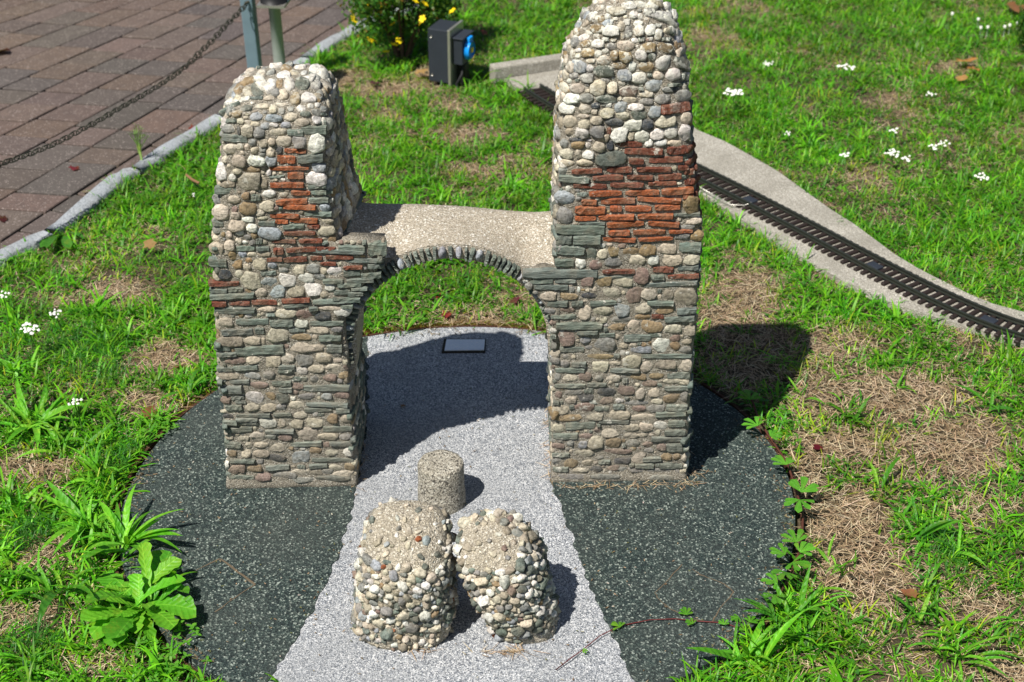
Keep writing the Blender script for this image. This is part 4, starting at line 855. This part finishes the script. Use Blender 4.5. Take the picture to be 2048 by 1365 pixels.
for (p, lb, n_) in [((800,665),'bright grass tuft behind the platform seen through the arch on the left',9), ((1070,655),'upright bright tuft behind the platform at the right foot of the arch',9), ((760,655),'leafy tuft beside the left pier behind the platform',8), ((955,655),'tiny weed in the moss behind the pale inset block',5)]:
    clump_at(p[0], p[1], lb, n=n_, L=(.03, .06) if 'tiny' not in lb else (.015, .02), ws=1.2)
for (p, lb) in [((545,1375),'pale grass blade poking up at the bottom left of the path'), ((832,1378),'single green blade tip poking up at the bottom of the path')]: clump_at(p[0], p[1], lb, n=3, L=(.025, .035), ws=1.6, cols=BR)
clump_at(1045, 190, 'thick tuft of wide grass blades hiding the start of the track', n=14, L=(.05, .09), ws=.9)
clump_at(960, 175, 'low wide bladed tuft right of the power box', n=12, L=(.05, .08), ws=.9)
# palmate creeper
def palmate(root, p, size, az, col):
    h = link('leaf', leaf_mesh('leaflet', 0), root, None, None, col); h.location = p; h.rotation_euler = (0, random.uniform(-.25, 0), az); h.scale = (size, size, size)
    for a in (-1.25, -.62, .62, 1.25):
        l = link('leaflet', leaf_mesh('leaflet', random.randrange(6)), h, None, None, jit(col, .08)); l.rotation_euler = (0, random.uniform(-.15, .1), a); k = .9 if abs(a) < 1 else .72; l.scale = (k, k, k)
rimp = [(1495, 790), (1508, 830), (1530, 870), (1568, 925), (1585, 975), (1600, 1030), (1598, 1090), (1575, 1150), (1545, 1205)]
rt = at(*rimp[0], .0); cr = empty('rim_creeper', rt, 'creeper with five fingered green leaves climbing along the right rim of the platform', 'creeper')
V, F = tube([at(x+6, y, .012) - rt for x, y in rimp], .002, 6); link('stem', pymesh('stem', V, F, True, (plain('red_brown_stem', (.09, .03, .02), .6),)), cr)
CG = (.12, .38, .03)
for (x, y, s, a) in [(1500,800,.026,1.6),(1515,852,.026,2.2),(1540,872,.02,.2),(1572,930,.026,1.9),(1603,985,.032,1.2),(1600,1000,.03,-1.9),(1592,1085,.026,1.7),(1570,1110,.022,2.6),(1585,1125,.026,-.8),(1600,1105,.024,.6),(1572,1145,.024,-2.2),(1555,1165,.022,3.0),(1548,1190,.02,-1.8)]:
    palmate(cr, at(x, y, .032) - rt, s*1.15, a, jit(CG, .15))
vp = [(1112,1340),(1140,1318),(1163,1302),(1200,1272),(1240,1252),(1300,1240),(1350,1238),(1400,1243),(1450,1246),(1490,1262),(1520,1280)]
vr = at(*vp[0], DZ); vine = empty('red_vine', vr, 'thin red stemmed vine with tiny leaves lying across the lower right of the platform', 'vine')
V, F = tube([at(x, y, DZ+.002+.003*(i % 2)) - vr for i, (x, y) in enumerate(vp)], .0008, 5); link('stem', pymesh('stem', V, F, True, (plain('red_vine_stem', (.13, .02, .02), .5),)), vine)
for (x, y, s) in [(1165,1302,.008),(1240,1255,.016),(1372,1230,.016),(1386,1248,.013),(1448,1250,.012),(1490,1262,.016),(1478,1235,.014),(1500,1245,.016)]: palmate(vine, at(x, y, DZ+.006)-vr, s, random.uniform(0, 6.28), jit((.10, .34, .02), .1))
# small clover mats low left
def mat_weed(px, py, label, n, rad, size, col, name='clover_mat'):
    p = at(px, py, 0); root = empty(name, p, label, 'clover')
    for i in range(n):
        a, r = random.uniform(0, 6.28), rad*math.sqrt(random.random()); q = (r*math.cos(a), r*math.sin(a)*1.2, random.uniform(.006, .018)); b = random.uniform(0, 6.28)
        h = link('leaf', leaf_mesh('small', random.randrange(6)), root, None, None, jit(col, .15)); h.location = q; h.rotation_euler = (0, 0, b); h.scale = (size,)*3
        for k in (2.09, 4.19): l = link('leaflet', leaf_mesh('small', random.randrange(6)), h, None, None, jit(col, .15)); l.rotation_euler = (0, 0, k)
mat_weed(350, 1320, 'mat of small three part clover leaves at the bottom left rim', 42, .055, .009, (.12, .36, .03)); mat_weed(310, 870, 'yellow green clover mat by the upper left rim', 26, .035, .008, (.13, .36, .03))
mat_weed(1560, 845, 'little sprig of small leaves on the soil by the right rim', 8, .02, .009, (.08, .28, .02)); mat_weed(1590, 900, 'tiny sprouts on bare soil right of the platform', 8, .02, .007, (.08, .28, .02))
# yarrow
def yarrow(px, py, label, size=.014, hgt=.05, n=5, col=None):
    p = at(px, py, hgt); b = Vector((p.x + random.uniform(-.01, .01), p.y + .008, 0)); root = empty('yarrow', b, label, 'flower')
    V, F = tube([Vector((0, 0, 0)), (p-b)*.5 + Vector((.002, 0, 0)), p-b], .0011, 5); link('stem', pymesh('stem', V, F, True, (plain('green_stem', (.08, .18, .03), .6),)), root)
    for i in range(int(n*2.2) + 1):
        a, r = i*2.4, size*.62*math.sqrt(i/max(1, n*2.2))*2; q = p - b + Vector((r*math.cos(a), r*math.sin(a), random.uniform(-.004, .002))); s = size*random.uniform(.20, .30) if n > 2 else size*random.uniform(.3, .45)
        V = []; F = []
        for k in range(3):
            for j in range(9): t = 2*math.pi*j/9; rr = s*(1-.35*k)*(.85+.3*random.random()); V.append((rr*math.cos(t), rr*math.sin(t), .0012*k + random.uniform(0, .0015)))
        for k in range(2):
            for j in range(9): j2 = (j+1) % 9; F.append((9*k+j, 9*k+j2, 9*k+9+j2, 9*k+9+j))
        F.append(tuple(18+j for j in range(9))); F.append(tuple(reversed(range(9))))
        o = link('flower_head', pymesh('flower_head', V, F, False, (M_flower,)), root); o.location = q; o.rotation_euler = (random.uniform(-.3, .3), random.uniform(-.3, .3), 0)
    for i in range(3): add_leaf(root, 'blade', random.uniform(0, 6.28), .03, .8, (.05, .19, .02))
for a in [(1468,185,'largest white yarrow cluster, in the lawn right of the tall tower top',.018,.06,8),(1535,127,'cream green yarrow head high in the lawn right of the tower',.012,.06,4),(1688,133,'small white yarrow head near the top middle of the right lawn',.012,.05,2),(1703,137,'white yarrow head next to a smaller one in the top right lawn',.011,.05,2),
          (1862,189,'lone white yarrow head towards the upper right of the lawn',.011,.05,3),(1790,262,'lone white yarrow head above the group of three',.010,.05,2),(1692,311,'single round white yarrow head left of the group in the right lawn',.010,.05,2),(1785,307,'wide white yarrow cluster in the middle of the right lawn',.014,.05,5),
          (1815,317,'white yarrow head just right of the wide cluster',.010,.05,2),(1868,293,'left one of two close white yarrow heads up the right lawn',.010,.05,2),(1888,287,'right one of two close white yarrow heads up the right lawn',.012,.05,3),(1965,355,'white yarrow cluster nearest the right edge',.013,.05,5),
          (60,657,'large white yarrow umbel at the left edge of the lawn',.014,.07,7),(110,627,'white yarrow umbel above and right of the large left one',.010,.07,5),(148,805,'white yarrow umbel above the dense left tuft',.010,.07,4),(5,590,'white yarrow umbel cut by the left edge',.010,.07,4),(1577,267,'tiny white yarrow head beside the track bed grass',.007,.04,2),(388,388,'single pale daisy on a thin stem left of the tower',.005,.08,1)]: yarrow(*a)
CLV = ['pale clover blossom standing alone, leftmost of those in the top right corner', 'clover blossom just above a close pair in the top right corner', 'left one of a close pair of clover blossoms in the top right corner', 'right one of a close pair of clover blossoms in the top right corner', 'left one of three clover blossoms in a row by the corner shrub', 'middle one of three clover blossoms in a row by the corner shrub', 'right one of three clover blossoms, nearest the corner shrub']
for i, (x, y) in enumerate([(1905,27),(1957,38),(1962,55),(1976,54),(2010,53),(2020,50),(2036,46)]):
    p = at(x, y, .03); root = empty('clover_flower', Vector((p.x, p.y, 0)), CLV[i], 'flower', 'pale clover blossoms in the top right corner')
    V, F = tube([Vector((0, 0, 0)), Vector((0, 0, .027))], .001, 5); link('stem', pymesh('stem', V, F, True, (M_pipe,)), root)
    V, F = tube([Vector((0, 0, .026)), Vector((0, 0, .029)), Vector((0, 0, .032)), Vector((0, 0, .034))], .007, 9, [.003, .0045, .004, .001]); link('blossom', pymesh('blossom', V, F, True, (M_flower,)), root)
# tall thin weed by the kerb
p0 = at(285, 330, 0); tw = empty('tall_weed', p0, 'tall thin pale green weed with a loose branching top beside the kerb', 'weed')
tip = aty(272, 262, p0.y)
for k in range(9):
    q = aty(255 + k*5 + random.uniform(-4, 4), 245 + abs(k-4)*7 + random.uniform(-5, 5), p0.y + random.uniform(-.02, .02)); mid = (p0*.45 + tip*.55) + Vector((random.uniform(-.004, .004), 0, random.uniform(-.03, .03)))
    V, F = tube([Vector((random.uniform(-.003, .003), 0, 0)), mid - p0, q - p0], .0012, 5, [.0015, .0011, .0006]); o = link('stem', pymesh('stem', V, F, True, (M_leaf,)), tw, color=(.17, .34, .07))
    for j in range(7): f = j/7; b = (mid - p0).lerp(q - p0, f); add_leaf(tw, 'blade', random.uniform(0, 6.28), .014, .9, jit((.22, .40, .09)), .6, b)
# fallen leaves
def fallen(px, py, size, col, label, z=.006, name='fallen_leaf'):
    p = at(px, py, z); V = []; F = []; n = 12; r = random.Random(px)
    for k in range(n): a = 2*math.pi*k/n; q = size*(.55+.45*abs(math.cos(a*2.5)))*(.8+.3*r.random()); V.append((q*math.cos(a), q*.7*math.sin(a), r.uniform(.0, .35)*size))
    V.append((0, 0, .15*size)); F = [(k, (k+1) % n, n) for k in range(n)]
    o = link(name, pymesh(name, V, F, True, (M_dead,)), color=col); o.location = p; o.rotation_euler = (r.uniform(-.3, .3), r.uniform(-.3, .3), r.uniform(0, 6.3)); tag(o, label, 'leaf')
RED = (.28, .03, .035); BRN = (.33, .17, .07); ORG_ = (.55, .24, .07)
for a in [(893,631,.016,RED,'red fallen leaf in the grass seen through the arch'),(875,593,.011,RED,'small dark red leaf high in the grass behind the arch'),(1030,603,.018,(.16,.03,.05),'purple red fallen leaf behind the arch on the right'),(148,338,.016,(.2,.03,.04),'crumpled dark red leaf lying on the pavers',.004),
          (385,258,.015,(.2,.04,.03),'red brown leaf on the pavers beside the kerb',.004),(6,440,.015,(.08,.02,.02),'dark leaf on the pavers at the left edge',.004),(3,105,.035,(.10,.035,.028),'large brown leaf on the pavers at the upper left edge',.004),(300,490,.019,(.42,.25,.11),'curled tan dead leaf standing in the grass left of the tower',.03),
          (1930,125,.032,ORG_,'orange fallen leaf in the upper right lawn',.02),(1948,140,.024,ORG_,'smaller orange leaf below the orange one',.02),(1925,158,.02,(.5,.26,.1),'tan leaf under the orange leaves',.02),(355,735,.014,BRN,'brown leaf in the dry patch by the left tower'),(300,828,.02,(.24,.09,.04),'reddish brown leaf in the lower left dry patch'),
          (1635,897,.012,(.12,.01,.02),'dark red leaf scrap on the soil right of the platform'),(845,145,.024,(.5,.3,.13),'tan leaf between the shrub and the power box',.02),(1820,1190,.018,(.35,.14,.07),'rust brown leaf in the lower right straw'),(968,66,.016,(.25,.08,.06),'red brown leaf in the grass right of the power box',.02),
          (172,386,.012,(.4,.33,.25),'pale sliver of bark on the pavers next to the kerb',.004),(750,168,.02,(.1,.03,.05),'dark leaf in the shade left of the power box',.01),(690,170,.014,(.4,.3,.15),'straw coloured leaf left of the shaded hollow',.01),(806,812,.007,(.3,.12,.06),'tiny brown leaf scrap on the shaded path',DZ),(2030,18,.045,(.30,.13,.06),'brown leaf heap at the top right corner',.02)]: fallen(*a)
V, F = tube([at(1590/4.267, 280+300/4.267, .03), at(1640/4.267, 280+340/4.267, .035), at(1700/4.267, 280+370/4.267, .03)], .003, 6); o = link('twig', pymesh('twig', V, F, True, (plain('twig_bark', (.22, .12, .06), .8),))); tag(o, 'short brown twig in the grass left of the tower', 'twig')
# flowering shrub
sb = at(806, 118, 0); shrub = empty('flowering_shrub', sb, 'dense dark green shrub dotted with yellow flowers behind the left tower', 'shrub')
sc_ = Vector((0, .10, .15)); V = []; T = []; Cc = []; pos_l = []
lobes_ = [(Vector((random.uniform(-.12, .12), random.uniform(-.1, .12), random.uniform(.08, .36))), random.uniform(.05, .085)) for _ in range(34)]
lv = np.array([(-.5, 0, 0), (0, -.28, .06), (0, .28, .06), (.5, 0, 0)]); k = 0
for i in range(15000):
    c, r = random.choice(lobes_); d = Vector((random.gauss(0, 1), random.gauss(0, 1), random.gauss(0, 1))).normalized(); q = c + d*r*random.uniform(.55, 1.08); q.x *= .88
    if q.z < .02: continue
    nn = (d + Vector((random.gauss(0, .5), random.gauss(0, .5), random.gauss(.3, .5)))).normalized(); a = nn.orthogonal().normalized(); b = nn.cross(a); sz = random.uniform(.007, .013); ph = random.uniform(0, 6.28); a2 = a*math.cos(ph)+b*math.sin(ph); b2 = nn.cross(a2)
    for (u, v_, w_) in lv: V.append(tuple(q + a2*u*sz + b2*v_*sz*1.5 + nn*w_*sz))
    T += [(k, k+1, k+2), (k+1, k+3, k+2)]; cc = jit(random.choice([(.035, .13, .018), (.05, .17, .02), (.08, .20, .02), (.10, .18, .02)] if random.random() < .975 else [(.26, .15, .03)]), .2); Cc += [cc]*4; k += 4
o = link('foliage', fastmesh('foliage', V, T, np.array(Cc), False), shrub, M_blade); o['kind'] = 'stuff'
for k in range(8): a = 2*math.pi*k/8; V, F = tube([Vector((.01*math.cos(a), .01*math.sin(a), 0)), Vector((.08*math.cos(a), .08*math.sin(a), .16))], .004, 5, [.005, .003]); link('branch', pymesh('branch', V, F, True, (plain('shrub_bark', (.10, .06, .04), .9),)), shrub)
fm = []
V = [(0, 0, .001)]; F = []
for j in range(5):
    a = 2*math.pi*j/5; b = len(V)
    for da, rr in ((-.55, .7), (-.25, 1.0), (.25, 1.0), (.55, .7)): V.append((rr*math.cos(a+da), rr*math.sin(a+da), .12))
    F.append((0, b, b+1, b+2, b+3))
fmesh = pymesh('flower', V, F, False, (M_yel,))
for (x, y) in [(707,38),(705,28),(720,35),(785,49),(843,4),(843,45),(845,38),(798,82),(789,90),(750,83),(740,80),(772,104),(708,42),(760,10),(735,12),(755,30),(905,22),(850,8),(830,2),(900,-10)]:
    dpt = sb.y - random.uniform(.09, .12); q = aty(x, y, dpt) - sb; f = link('flower', fmesh, shrub); f.location = q; f.scale = (.0105,)*3; f.rotation_euler = (random.uniform(.5, 1.1), random.uniform(-.4, .4), random.uniform(0, 6))
sb2 = at(2075, 130, 0); sh2 = empty('corner_shrub', sb2, 'edge of a dark shrub with yellow bloom cut by the upper right edge', 'shrub'); V = []; T = []; Cc = []; k = 0
for i in range(2500):
    d = Vector((random.gauss(0, 1), random.gauss(0, 1), random.gauss(0, 1))).normalized(); q = Vector((.03, .08, .08)) + d*.075*random.uniform(.5, 1.1)
    if q.z < .01: continue
    a2 = d.orthogonal().normalized(); b2 = d.cross(a2); sz = random.uniform(.008, .014)
    for (u, v_, w_) in lv: V.append(tuple(q + a2*u*sz + b2*v_*sz*1.5 + d*w_*sz))
    T += [(k, k+1, k+2), (k+1, k+3, k+2)]; Cc += [jit((.04, .14, .02), .3)]*4; k += 4
o = link('foliage', fastmesh('foliage', V, T, np.array(Cc), False), sh2, M_blade); o['kind'] = 'stuff'
# ------------------------------------------------------------------ lawn
def pip(P, poly):
    x, y = P[:, 0], P[:, 1]; ins = np.zeros(len(P), bool); j = len(poly)-1
    for i in range(len(poly)):
        xi, yi = poly[i]; xj, yj = poly[j]; c = ((yi > y) != (yj > y)) & (x < (xj-xi)*(y-yi)/(yj-yi+1e-12)+xi); ins ^= c; j = i
    return ins
wallpoly = [(-.045, 3.81), (.32, 3.96), (.30, 4.0), (-.06, 3.855)]
def allowed(P, rim=.004):
    r = np.hypot(P[:, 0]-DC.x, P[:, 1]-DC.y); ok = r > DR + .013 + rim
    ok &= ~pip(P, bedpoly); ok &= P[:, 0] > np.interp(P[:, 1], kpy, kpx) + .026 - .016*smoothstep(3.25, 3.5, P[:, 1]) + .010*np.sin(P[:, 1]*37); ok &= ~pip(P, wallpoly)
    ok &= ~((np.abs(P[:, 0]-pb.x-.015) < .045) & (np.abs(P[:, 1]-pb.y-.0) < .03)); return ok
# dry and bare patches: photo centre, radii (photo px), strength
DRY = [(1500,560,130,55,.9),(1480,650,120,60,1),(1700,700,130,50,.6),(1500,740,110,60,.7),(1800,800,190,70,1),(1900,900,200,90,1),(1960,1010,140,60,.8),(1730,900,120,60,.8),(1700,1020,120,70,.7),(1740,1170,120,80,.9),(1950,1220,130,70,.9),(1800,1320,110,60,.7),(2000,1340,110,50,1),(1620,970,50,120,1),
       (1900,330,90,35,.7),(1990,280,80,40,.6),(1560,100,100,25,.5),(1680,215,120,25,.6),(1930,130,80,25,.6),(1420,60,90,35,.6),(1500,30,200,30,.45),(1250,40,200,40,.2),(335,730,90,40,1),(300,810,90,45,1),(250,590,110,30,.7),(300,650,120,25,.5),(120,600,60,25,.7),(80,930,90,30,.6),(110,1110,80,45,.9),(60,1240,90,40,.8),(150,1330,120,40,.7),(440,700,40,80,.5),
       (780,180,110,25,.9),(690,160,70,18,.9),(900,215,120,22,.7),(930,275,100,25,.8),(1000,320,100,25,.6),(760,235,80,20,.5),(960,340,100,20,.7),(1060,290,50,25,.7),(950,640,70,15,.8),(1050,600,60,30,.6),(1000,655,120,10,1),(860,150,40,15,.8)]
GRN = [(1560,640,60,25,1),(1650,600,90,30,.8),(1760,730,90,40,.9),(1920,750,130,40,.7),(1450,470,60,40,.8),(1700,830,70,35,.8),(1860,1080,90,60,.5),(1880,1240,80,50,.5),(350,560,130,60,.5),(330,330,120,60,.8),(780,330,100,40,.6),(820,260,80,25,.5),(1000,200,60,30,.8),(1080,230,60,25,.6),(850,570,100,40,.7),(60,540,80,50,.7),(1500,1330,110,50,.6)]
def blobs(P, L):
    Y = P[:, 1]*ct + CH*st; px = PW/2 + FPX*P[:, 0]/Y; py = PH/2 - FPX*(P[:, 1]*st - CH*ct)/Y; v = np.zeros(len(P))
    for (x, y, rx, ry, s_) in L: v = np.maximum(v, s_*(.62 if L is DRY and y < 420 and x > 1000 else 1)*np.exp(-(((px-x)/rx)**2 + ((py-y)/ry)**2)*1.1))
    return v
tabs = rng.random((64, 64))
def vnoise(P, sc, ox=0):
    q = P*sc + 17.3 + ox; i = np.floor(q).astype(int); f = q-i; f = f*f*(3-2*f); g = lambda a, b: tabs[a % 64, b % 64]
    return (g(i[:, 0], i[:, 1])*(1-f[:, 0])+g(i[:, 0]+1, i[:, 1])*f[:, 0])*(1-f[:, 1]) + (g(i[:, 0], i[:, 1]+1)*(1-f[:, 0])+g(i[:, 0]+1, i[:, 1]+1)*f[:, 0])*f[:, 1]
def dryness(P):
    n = .6*vnoise(P, 7) + .4*vnoise(P, 19, 5) 
    d = blobs(P, DRY)*1.35 - blobs(P, GRN)*.7 + (n-.5)*1.5
    return np.clip(d, 0, 1)
def scatter(n, x0, x1, y0, y1):
    P = np.c_[rng.uniform(x0, x1, n), rng.uniform(y0, y1, n)]
    return P[allowed(P)]
def inview(P, m=.45): return (np.abs(P[:, 0]) < (P[:, 1]*ct + CH*st)*.32 + m) & (P[:, 1] > 1.25)
def blades(name, P, length, width, az, lean, curl, col, tag_label=None, mat=M_blade, z0=-.004, roll=None):
    n = len(P); ca_, sa_ = np.cos(az), np.sin(az); L = length
    # four rows: base pair, mid pair, upper pair, tip
    V = np.zeros((n, 7, 3)); ts = [0, .38, .74, 1.0]; a = lean.copy(); h = np.zeros(n); z = np.full(n, z0); prev = 0; idx = 0
    side = np.c_[-sa_, ca_, np.zeros(n)]
    if roll is not None: side[:, 2] = roll; 
    for t in ts:
        ds = (t-prev)*L; h = h + np.cos(a)*ds; z = z + np.sin(a)*ds; a = a - curl*(t-prev if t else 0); prev = t
        c = np.c_[P[:, 0] + ca_*h, P[:, 1] + sa_*h, np.maximum(z, z0+.001)]
        if t < 1:
            wv = width*(1 if t < .1 else .95 if t < .5 else .62)/2
            V[:, idx] = c - side*wv[:, None]; V[:, idx+1] = c + side*wv[:, None]; idx += 2
        else: V[:, 6] = c
    T = np.array([(0, 1, 3), (0, 3, 2), (2, 3, 5), (2, 5, 4), (4, 5, 6)])
    TT = (T[None] + np.arange(n)[:, None, None]*7).reshape(-1, 3)
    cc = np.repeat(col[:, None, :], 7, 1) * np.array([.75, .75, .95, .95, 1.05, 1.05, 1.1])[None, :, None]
    o = link(name, fastmesh(name, V.reshape(-1, 3), TT, cc.reshape(-1, 3)), None, mat); tag(o, tag_label, 'grass', kind='stuff'); return o
def pick(n, base, var=.2):
    b = np.array(base)[rng.integers(0, len(base), n)]; return b*(1+rng.uniform(-var, var, (n, 1)))*(1+rng.uniform(-.06, .06, (n, 3)))
GREENS = [(.11, .39, .010), (.17, .48, .012), (.05, .25, .012), (.24, .50, .018), (.065, .30, .014)]; STRAW = [(.52, .39, .24), (.40, .28, .165), (.64, .52, .35), (.22, .145, .08), (.33, .235, .135)]
P = scatter(600000, -1.9, 2.1, 1.25, 5.0); P = P[inview(P)]; d = dryness(P); keep = rng.random(len(P)) > d*1.05; P = P[keep]; d = d[keep]
tuft = vnoise(P, 30, 9); keep = rng.random(len(P)) < .35 + .9*tuft; P = P[keep]; d = d[keep]; tuft = tuft[keep]; n = len(P)
col = pick(n, GREENS)*(.38 + .65*vnoise(P, 14, 60) + .5*vnoise(P, 38, 61))[:, None]; yel = (vnoise(P, 11, 30)*.5 + rng.random(n)*.35 + d*.6 > .72)[:, None]; col = np.where(yel, col*np.array([1.9, 1.05, 1.6]), col)
far_ = smoothstep(2.7, 3.8, P[:, 1])[:, None]; col = col*(1 - far_*np.array([.05, .14, .05]))
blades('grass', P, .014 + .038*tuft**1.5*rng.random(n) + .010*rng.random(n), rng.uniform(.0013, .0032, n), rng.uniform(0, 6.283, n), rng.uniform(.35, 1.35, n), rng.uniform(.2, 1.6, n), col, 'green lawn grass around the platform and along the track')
P = scatter(640000, -1.9, 2.1, 1.25, 5.0); P = P[inview(P)]; d = dryness(P); keep = rng.random(len(P)) < .10 + d*1.0; P = P[keep]; n = len(P)
blades('dry_grass', P, rng.uniform(.010, .034, n), rng.uniform(.0006, .0013, n), rng.uniform(0, 6.283, n), rng.uniform(-.05, .45, n), rng.uniform(.0, 1.0, n), pick(n, STRAW), 'dry straw coloured grass lying in patches', M_straw, z0=.001)
# tufts: many wide blades springing from one root
cen = scatter(3600, -1.9, 2.1, 1.25, 5.0); cen = cen[inview(cen)]; dd = dryness(cen); cen = cen[(rng.random(len(cen)) < np.where(dd < .35, .75, .16))]; nl = scatter(420, -.85, -.5, 1.5, 2.75); nl = nl[dryness(nl) < .5]; cen = np.r_[cen, nl]
m_ = rng.integers(7, 20, len(cen)); P = np.repeat(cen, m_, 0) + rng.normal(0, .006, (m_.sum(), 2)); sz_ = np.repeat(rng.uniform(.45, 1.25, len(cen)), m_); br_ = np.repeat(rng.uniform(.5, 1.3, len(cen)), m_)
ok = allowed(P, -.006); P = P[ok]; sz_ = sz_[ok]; br_ = br_[ok]; n = len(P)
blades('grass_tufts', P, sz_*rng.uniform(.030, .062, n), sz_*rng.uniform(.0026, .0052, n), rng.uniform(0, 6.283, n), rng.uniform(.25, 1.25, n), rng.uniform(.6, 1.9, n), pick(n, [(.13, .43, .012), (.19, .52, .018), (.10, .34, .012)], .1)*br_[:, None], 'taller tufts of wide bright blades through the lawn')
# broader leaves through the lawn
P = scatter(70000, -1.9, 2.1, 1.25, 5.0); P = P[inview(P)]; d = dryness(P); cl = vnoise(P, 9, 50)*.6 + vnoise(P, 23, 51)*.4; keep = (rng.random(len(P)) < (cl-.32)*2.2) & (d < .45); P = P[keep]; n = len(P)
blades('broad_grass', P, rng.uniform(.022, .055, n), rng.uniform(.0035, .0065, n), rng.uniform(0, 6.283, n), rng.uniform(.25, .9, n), rng.uniform(.4, 1.3, n), pick(n, [(.10, .34, .015), (.14, .40, .02), (.085, .29, .015)]), 'broader bright blades of crab grass through the lawn')
# little round leaves of ground cover
P = scatter(80000, -1.9, 2.1, 1.25, 5.0); P = P[inview(P)]; d = dryness(P); cl = vnoise(P, 6, 80)*.6 + vnoise(P, 17, 81)*.4; keep = (rng.random(len(P)) < (cl-.38)*2.0) & (d < .6); P = P[keep]; n = len(P)
blades('ground_cover', P, rng.uniform(.006, .012, n), rng.uniform(.004, .007, n), rng.uniform(0, 6.283, n), rng.uniform(-.1, .5, n), rng.uniform(.2, .8, n), pick(n, [(.07, .25, .02), (.11, .32, .02), (.06, .20, .03)]), 'small leaved ground cover between the grass blades', z0=.008)
# feathery yarrow leaves on the left, straw at the foot of the tower
fv = []
for (x, y, rx, ry, m) in [(150,700,120,60,900),(60,1080,50,30,400),(70,1290,60,40,400),(1900,1130,50,50,300),(250,930,60,40,400),(220,760,60,40,300)]:
    c = at(x, y); k_ = c.y*ct/FPX
    for _ in range(m): fv.append((c.x + random.gauss(0, .5)*rx*.8/1000, c.y + random.gauss(0, .5)*ry*1.6/1000))
P = np.array(fv); P = P[allowed(P)]; n = len(P)
blades('yarrow_foliage', P, rng.uniform(.008, .022, n), rng.uniform(.0008, .0016, n), rng.uniform(0, 6.283, n), rng.uniform(.0, 1.2, n), rng.uniform(.0, .8, n), pick(n, [(.045, .19, .02), (.06, .23, .03)]), 'feathery dark green yarrow leaves in the left lawn', z0=.012)
sp = []
for (x0, y0, x1, y1, m, sd) in [(1105,972,1378,966,70,.006),(1374,966,1400,930,25,.008),(1100,800,1103,960,90,.003),(1372,966,1372,900,20,.004),(715,975,735,870,30,.004),(960,1300,1060,1300,50,.006),(790,1290,870,1300,25,.005)]:
    for _ in range(m):
        f = random.random(); q = at(x0+(x1-x0)*f, y0+(y1-y0)*f, DZ); sp.append((q.x+random.gauss(0, sd), q.y-abs(random.gauss(0, sd))))
P = np.array(sp); n = len(P)
blades('straw_litter', P, rng.uniform(.006, .028, n), rng.uniform(.0006, .0013, n), rng.uniform(0, 6.283, n), rng.uniform(0, .2, n), rng.uniform(.0, .3, n), pick(n, STRAW), 'dry stalks littered round the feet of the tower and mounds', M_straw, z0=DZ+.0005)
# moss strip behind the platform
P = []
for _ in range(5200):
    a = random.uniform(1.15, 2.0) if random.random() < .75 else random.uniform(2.0, 3.4); r = DR + .014 + abs(random.gauss(0, .014)); P.append((DC.x + r*math.cos(a), DC.y + r*math.sin(a)))
P = np.array(P); n = len(P)
blades('moss', P, rng.uniform(.003, .008, n), rng.uniform(.0015, .003, n), rng.uniform(0, 6.283, n), rng.uniform(.2, 1.3, n), rng.uniform(0, 1, n), pick(n, [(.20, .15, .02), (.14, .13, .02), (.22, .11, .03)]), 'yellow brown moss fringe behind the platform')

# specks of grit, leaf crumbs and dust blown over the platform
cr_ = []
for _ in range(900):
    a, r = random.uniform(0, 6.283), DR*math.sqrt(random.random())*.99; cr_.append((DC.x + r*math.cos(a), DC.y + r*math.sin(a)))
P = np.array(cr_); n = len(P)
blades('blown_crumbs', P, rng.uniform(.002, .006, n), rng.uniform(.0010, .0024, n), rng.uniform(0, 6.283, n), rng.uniform(0, .5, n), rng.uniform(.0, .5, n), pick(n, [(.30, .23, .14), (.16, .11, .06), (.4, .36, .3), (.12, .13, .05)]), 'dry crumbs of leaf and grit blown over the platform', M_straw, z0=DZ+.0005)

rm_ = []
for _ in range(1500):
    a, r = random.uniform(0, 6.283), DR - abs(random.gauss(0, .012)) - .002
    if vnoise(np.array([[math.cos(a)*3, math.sin(a)*3]]), 2.0)[0] > .38: rm_.append((DC.x + r*math.cos(a), DC.y + r*math.sin(a)))
P = np.array(rm_); n = len(P)
blades('rim_litter', P, rng.uniform(.002, .010, n), rng.uniform(.0010, .0022, n), rng.uniform(0, 6.283, n), rng.uniform(0, .4, n), rng.uniform(.0, .5, n), pick(n, [(.26, .19, .11), (.10, .075, .045), (.17, .12, .07), (.12, .13, .05)]), 'soil crumbs and dead stalks washed along the platform rim', M_straw, z0=DZ+.0005)
